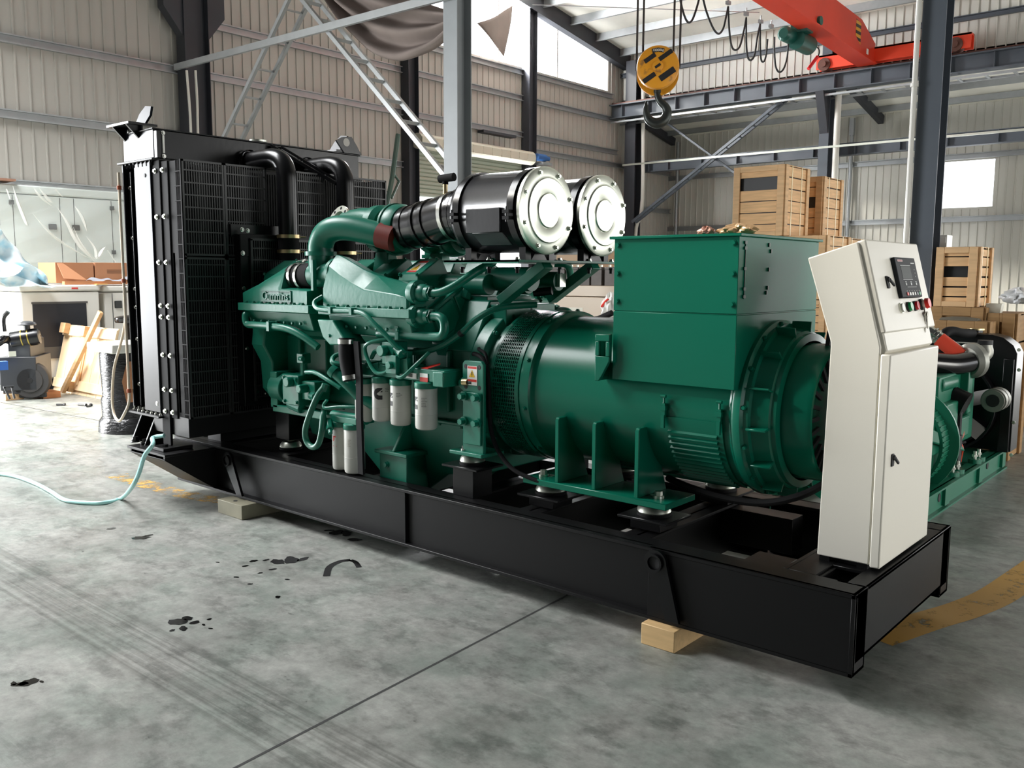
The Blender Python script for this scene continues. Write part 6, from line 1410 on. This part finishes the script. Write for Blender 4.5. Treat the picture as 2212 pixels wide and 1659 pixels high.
# engine on blocks
GEN = mat('engine_dark_grey', (52, 54, 58), .45, 0, .12, 8)
t = thing('spare_engine', (-10.2, 1.0, 0), 'dark spare engine with canister air filter on wood blocks at the left edge', 'engine'); oo = V((-10.2, 1.0, 0))
def se(mb, name, m_, bev=0): mb.v = [tuple(V(p)-oo) for p in mb.v]; return mb.build(name, m_, t, bev)
dv = V((.55, -.42, .0)).normalized(); sx_ = V((.42, .55, 0)).normalized()
fc0 = ax_(64, 822, -10.1)
mb = MB(); mb.lathe([(.02, .0), (.14, .0), (.145, -.01), (.205, -.01), (.215, -.03), (.215, -.10), (.17, -.12), (.02, -.12)], fc0, dv, 34); mb.m(1).lathe([(.0, .004), (.03, .004), (.03, .0)], fc0, dv, 16); se(mb, 'flywheel', [mat('flywheel_grey', (62, 60, 60), .5), INK])
mb = MB(); c0 = fc0-dv*.3+V((0, 0, .08)); mb.obox(c0-sx_*.12, dv*.3, sx_*.2, V((0, 0, .2))); mb.obox(c0-sx_*.1+V((0, 0, .28)), dv*.28, sx_*.12, V((0, 0, .12))); mb.obox(c0-sx_*.05+V((0, 0, .43)), dv*.12, sx_*.05, V((0, 0, .06))); mb.obox(fc0-sx_*.2-dv*.05, dv*.04, sx_*.1, V((0, 0, .16))); mb.obox(fc0-dv*.1-V((0, 0, .18)), dv*.06, sx_*.16, V((0, 0, .03)))
se(mb, 'engine_block', GEN, .01)
ac = ax_(52, 735, -10.2); av = (V((.42, .62, .12))).normalized()
mb = MB(); a0 = ac-sx_*.13; mb.lathe([(.01, -.01), (.09, -.01), (.1, .0), (.1, .26), (.09, .30), (.04, .31), (.01, .31)], a0, av, 28); se(mb, 'air_filter', AIRF)
mb = MB()
for h in (.12, .19): mb.lathe([(.101, -.006), (.105, -.006), (.105, .006), (.101, .006)], a0+av*h, av, 28)
se(mb, 'filter_band', mat('brass_band', (190, 168, 84), .35, .8))
mb = MB(); q = a0+av*.17; mb.cyl(q+V((0, 0, .09)), q+V((0, 0, .155)), .035, n=14); mb.lathe([(.02, .15), (.10, .15), (.105, .16), (.09, .185), (.03, .20), (.002, .20)], q, (0, 0, 1), 24); se(mb, 'rain_cap', GEN)
mb = MB(); q = ax_(8, 735, -10.2); mb.tube([q+V((0, -.1, -.05)), q+V((0, 0, .01)), a0-av*.02], .05, 12); mb.tube([q+V((-.02, .02, .1)), q+V((-.02, .02, .25)), q+V((.02, .06, .33))], .025, 10); se(mb, 'intake_pipe', HOSEB)
mb = MB(); q = ax_(18, 765, -10.0); mb.box(q.x-.01, q.x+.01, q.y-.0, q.y+.08, q.z-.03, q.z+.03); se(mb, 'data_plate', ZINC)
mb = MB(); q = ax_(6, 790, -10.0); mb.box(q.x-.05, q.x+.02, q.y-.1, q.y+.05, q.z-.05, q.z+.05); se(mb, 'blue_part', mat('blue_part_paint', (40, 96, 180), .4))
mb = MB(); q = ax_(20, 845, -9.95); mb.bar(q+V((0, -.05, .05)), q+V((0, .0, -.09)), .02, .02); mb.bar(q+V((0, .03, .05)), q+V((0, .05, -.09)), .02, .02); mb.bar(q+V((0, -.06, .05)), q+V((0, .05, .05)), .02, .02); se(mb, 'foot', GEN)
for x, lab in ((24, 'wood block under the spare engine, left one'), (104, 'wood block under the spare engine flywheel, right one')):
    p = az(x, 862 if x < 50 else 858, 0); mb = MB(); mb.box(p.x-.15, p.x+.12, p.y-.1, p.y+.1, 0, .075); tag(mb.build('wood_block', WOODR if x > 50 else WOOD, bev=.004), lab, 'block', 'wood blocks under the spare engine')
# black pan and lashings behind the panel
mb = MB(); p = ay(238, 690, 2.02); mb.lathe([(.02, .0), (.15, .0), (.16, .02), (.16, .06), (.13, .075), (.02, .09)], V((p.x+.1, 2.2, p.z-.04)), (0, 0, 1), 26); mb.cyl((p.x+.1, 2.2, 0), (p.x+.1, 2.2, p.z-.04), .05, n=10); tag(mb.build('air_cleaner', HOSEB), 'black round air cleaner pan behind the leaning panel', 'air cleaner')
# wrapped stack at the radiator edge
t = thing('wrapped_stack', (-7.25, .95, 0), 'black film-wrapped stack with white lid beside the radiator edge', 'stack')
WRAP = mat('black_stretch_film', (34, 34, 36), .22, 0, .3, 20, .5, 14, stretch=(1, 1, 5))
mb = MB(); mb.loft([[(math.cos(2*PI*k/20)*r*1.15, math.sin(2*PI*k/20)*r, z) for k in range(20)] for z, r in ((.0, .26), (.1, .25), (.14, .22), (.3, .225), (.34, .21), (.52, .215), (.56, .22), (.74, .22), (.76, .21))]); mb.build('body', WRAP, t)
mb = MB(); mb.box(-.26, .26, -.24, .24, .76, .845); mb.build('lid', CANW, t, bev=.01)
mb = MB(); mb.loft([[(.24, -.12, .3), (.26, -.02, .3), (.25, .08, .3), (.22, 0, .3)], [(.25, -.16, .5), (.28, -.02, .5), (.25, .12, .5), (.22, 0, .5)], [(.24, -.1, .68), (.25, -.02, .68), (.24, .05, .68), (.22, 0, .68)]]); mb.build('brown_patch', CARD, t)
# hoses
PEACH = mat('beige_hose', (240, 222, 198), .4)
e = [V((-4.752, -.235, z)) for z in (2.14, 1.6, 1.1, .78)]
mb = MB(); mb.tube(e+[V((-4.75, -.24, .64)), V((-4.78, -.26, .56)), V((-4.86, -.26, .50)), V((-4.95, -.25, .53)), V((-4.99, -.24, .64)), V((-4.96, -.23, .85)), V((-4.87, -.22, 1.02)), V((-4.79, -.22, 1.18)), V((-4.76, -.225, 1.4))], .009, 10)
hs = mb.build('drain_hose', PEACH); tag(hs, 'beige hose looped down the outer edge of the radiator', 'hose')
for z in (.70, 1.43, 2.03):
    mb = MB(); mb.cyl((-4.752, -.235, z), (-4.752, -.235, z+.025), .015, n=10); mb.build('clip', mat('copper_clip', (176, 92, 60), .4), hs)
CYAN = mat('pale_cyan_hose', (176, 226, 222), .3)
pts = [V((-4.27, -.255, .47)), V((-4.33, -.30, .455)), ay(330, 960, -.42), ay(312, 985, -.46), ay(300, 1022, -.5), ay(285, 1052, -.52)]+[az(x, y, .012) for x, y in ((262, 1076), (225, 1086), (180, 1086), (140, 1080), (110, 1062), (80, 1046), (40, 1031), (0, 1024), (-60, 1018))]
mb = MB(); mb.tube(pts, .0135, 10, True, 6); tag(mb.build('drain_hose', CYAN), 'pale cyan hose running from the radiator foot across the floor', 'hose')
# blocks under the skid, bolts on the floor
p0 = az(1389, 1388, 0); BW = mat('pine_block', (206, 172, 122), .6, 0, .14, 5, stretch=(1, 8, 8))
mb = MB(); mb.box(-.835, -.68, -.05, .45, 0, .088); tag(mb.build('wood_block', BW, bev=.003), 'clean pine block under the near end of the skid', 'block', 'wood blocks under the skid')
mb = MB(); mb.box(-3.93, -3.66, -.10, .35, 0, .088); tag(mb.build('wood_block', mat('grey_green_block', (132, 128, 108), .7, 0, .15, 6), bev=.003), 'weathered wood block with a drilled hole under the left part of the skid', 'block', 'wood blocks under the skid')
mb = MB(); mb.cyl((-3.80, -.055, .0885), (-3.80, -.055, .089), .014, n=14); mb.build('drilled_hole', INK, bpy.data.objects['wood_block.003'])
for (xa, ya), (xb, yb), lab in (((122, 874), (138, 874), 'steel bolt lying on the floor, leftmost of three'), ((169, 874), (184, 875), 'steel bolt lying on the floor, middle of three'), ((188, 878), (196, 875), 'short steel bolt lying on the floor, rightmost of three')):
    a, b = az(xa, ya, .012), az(xb, yb, .012); mb = MB(); mb.cyl(a, b, .011, n=8); d = (b-a).normalized(); mb.cyl(b, b+d*.015, .02, n=6); tag(mb.build('loose_bolt', mat('dull_bolt', (74, 74, 74), .5, .5)), lab, 'bolt', 'loose bolts on the floor')
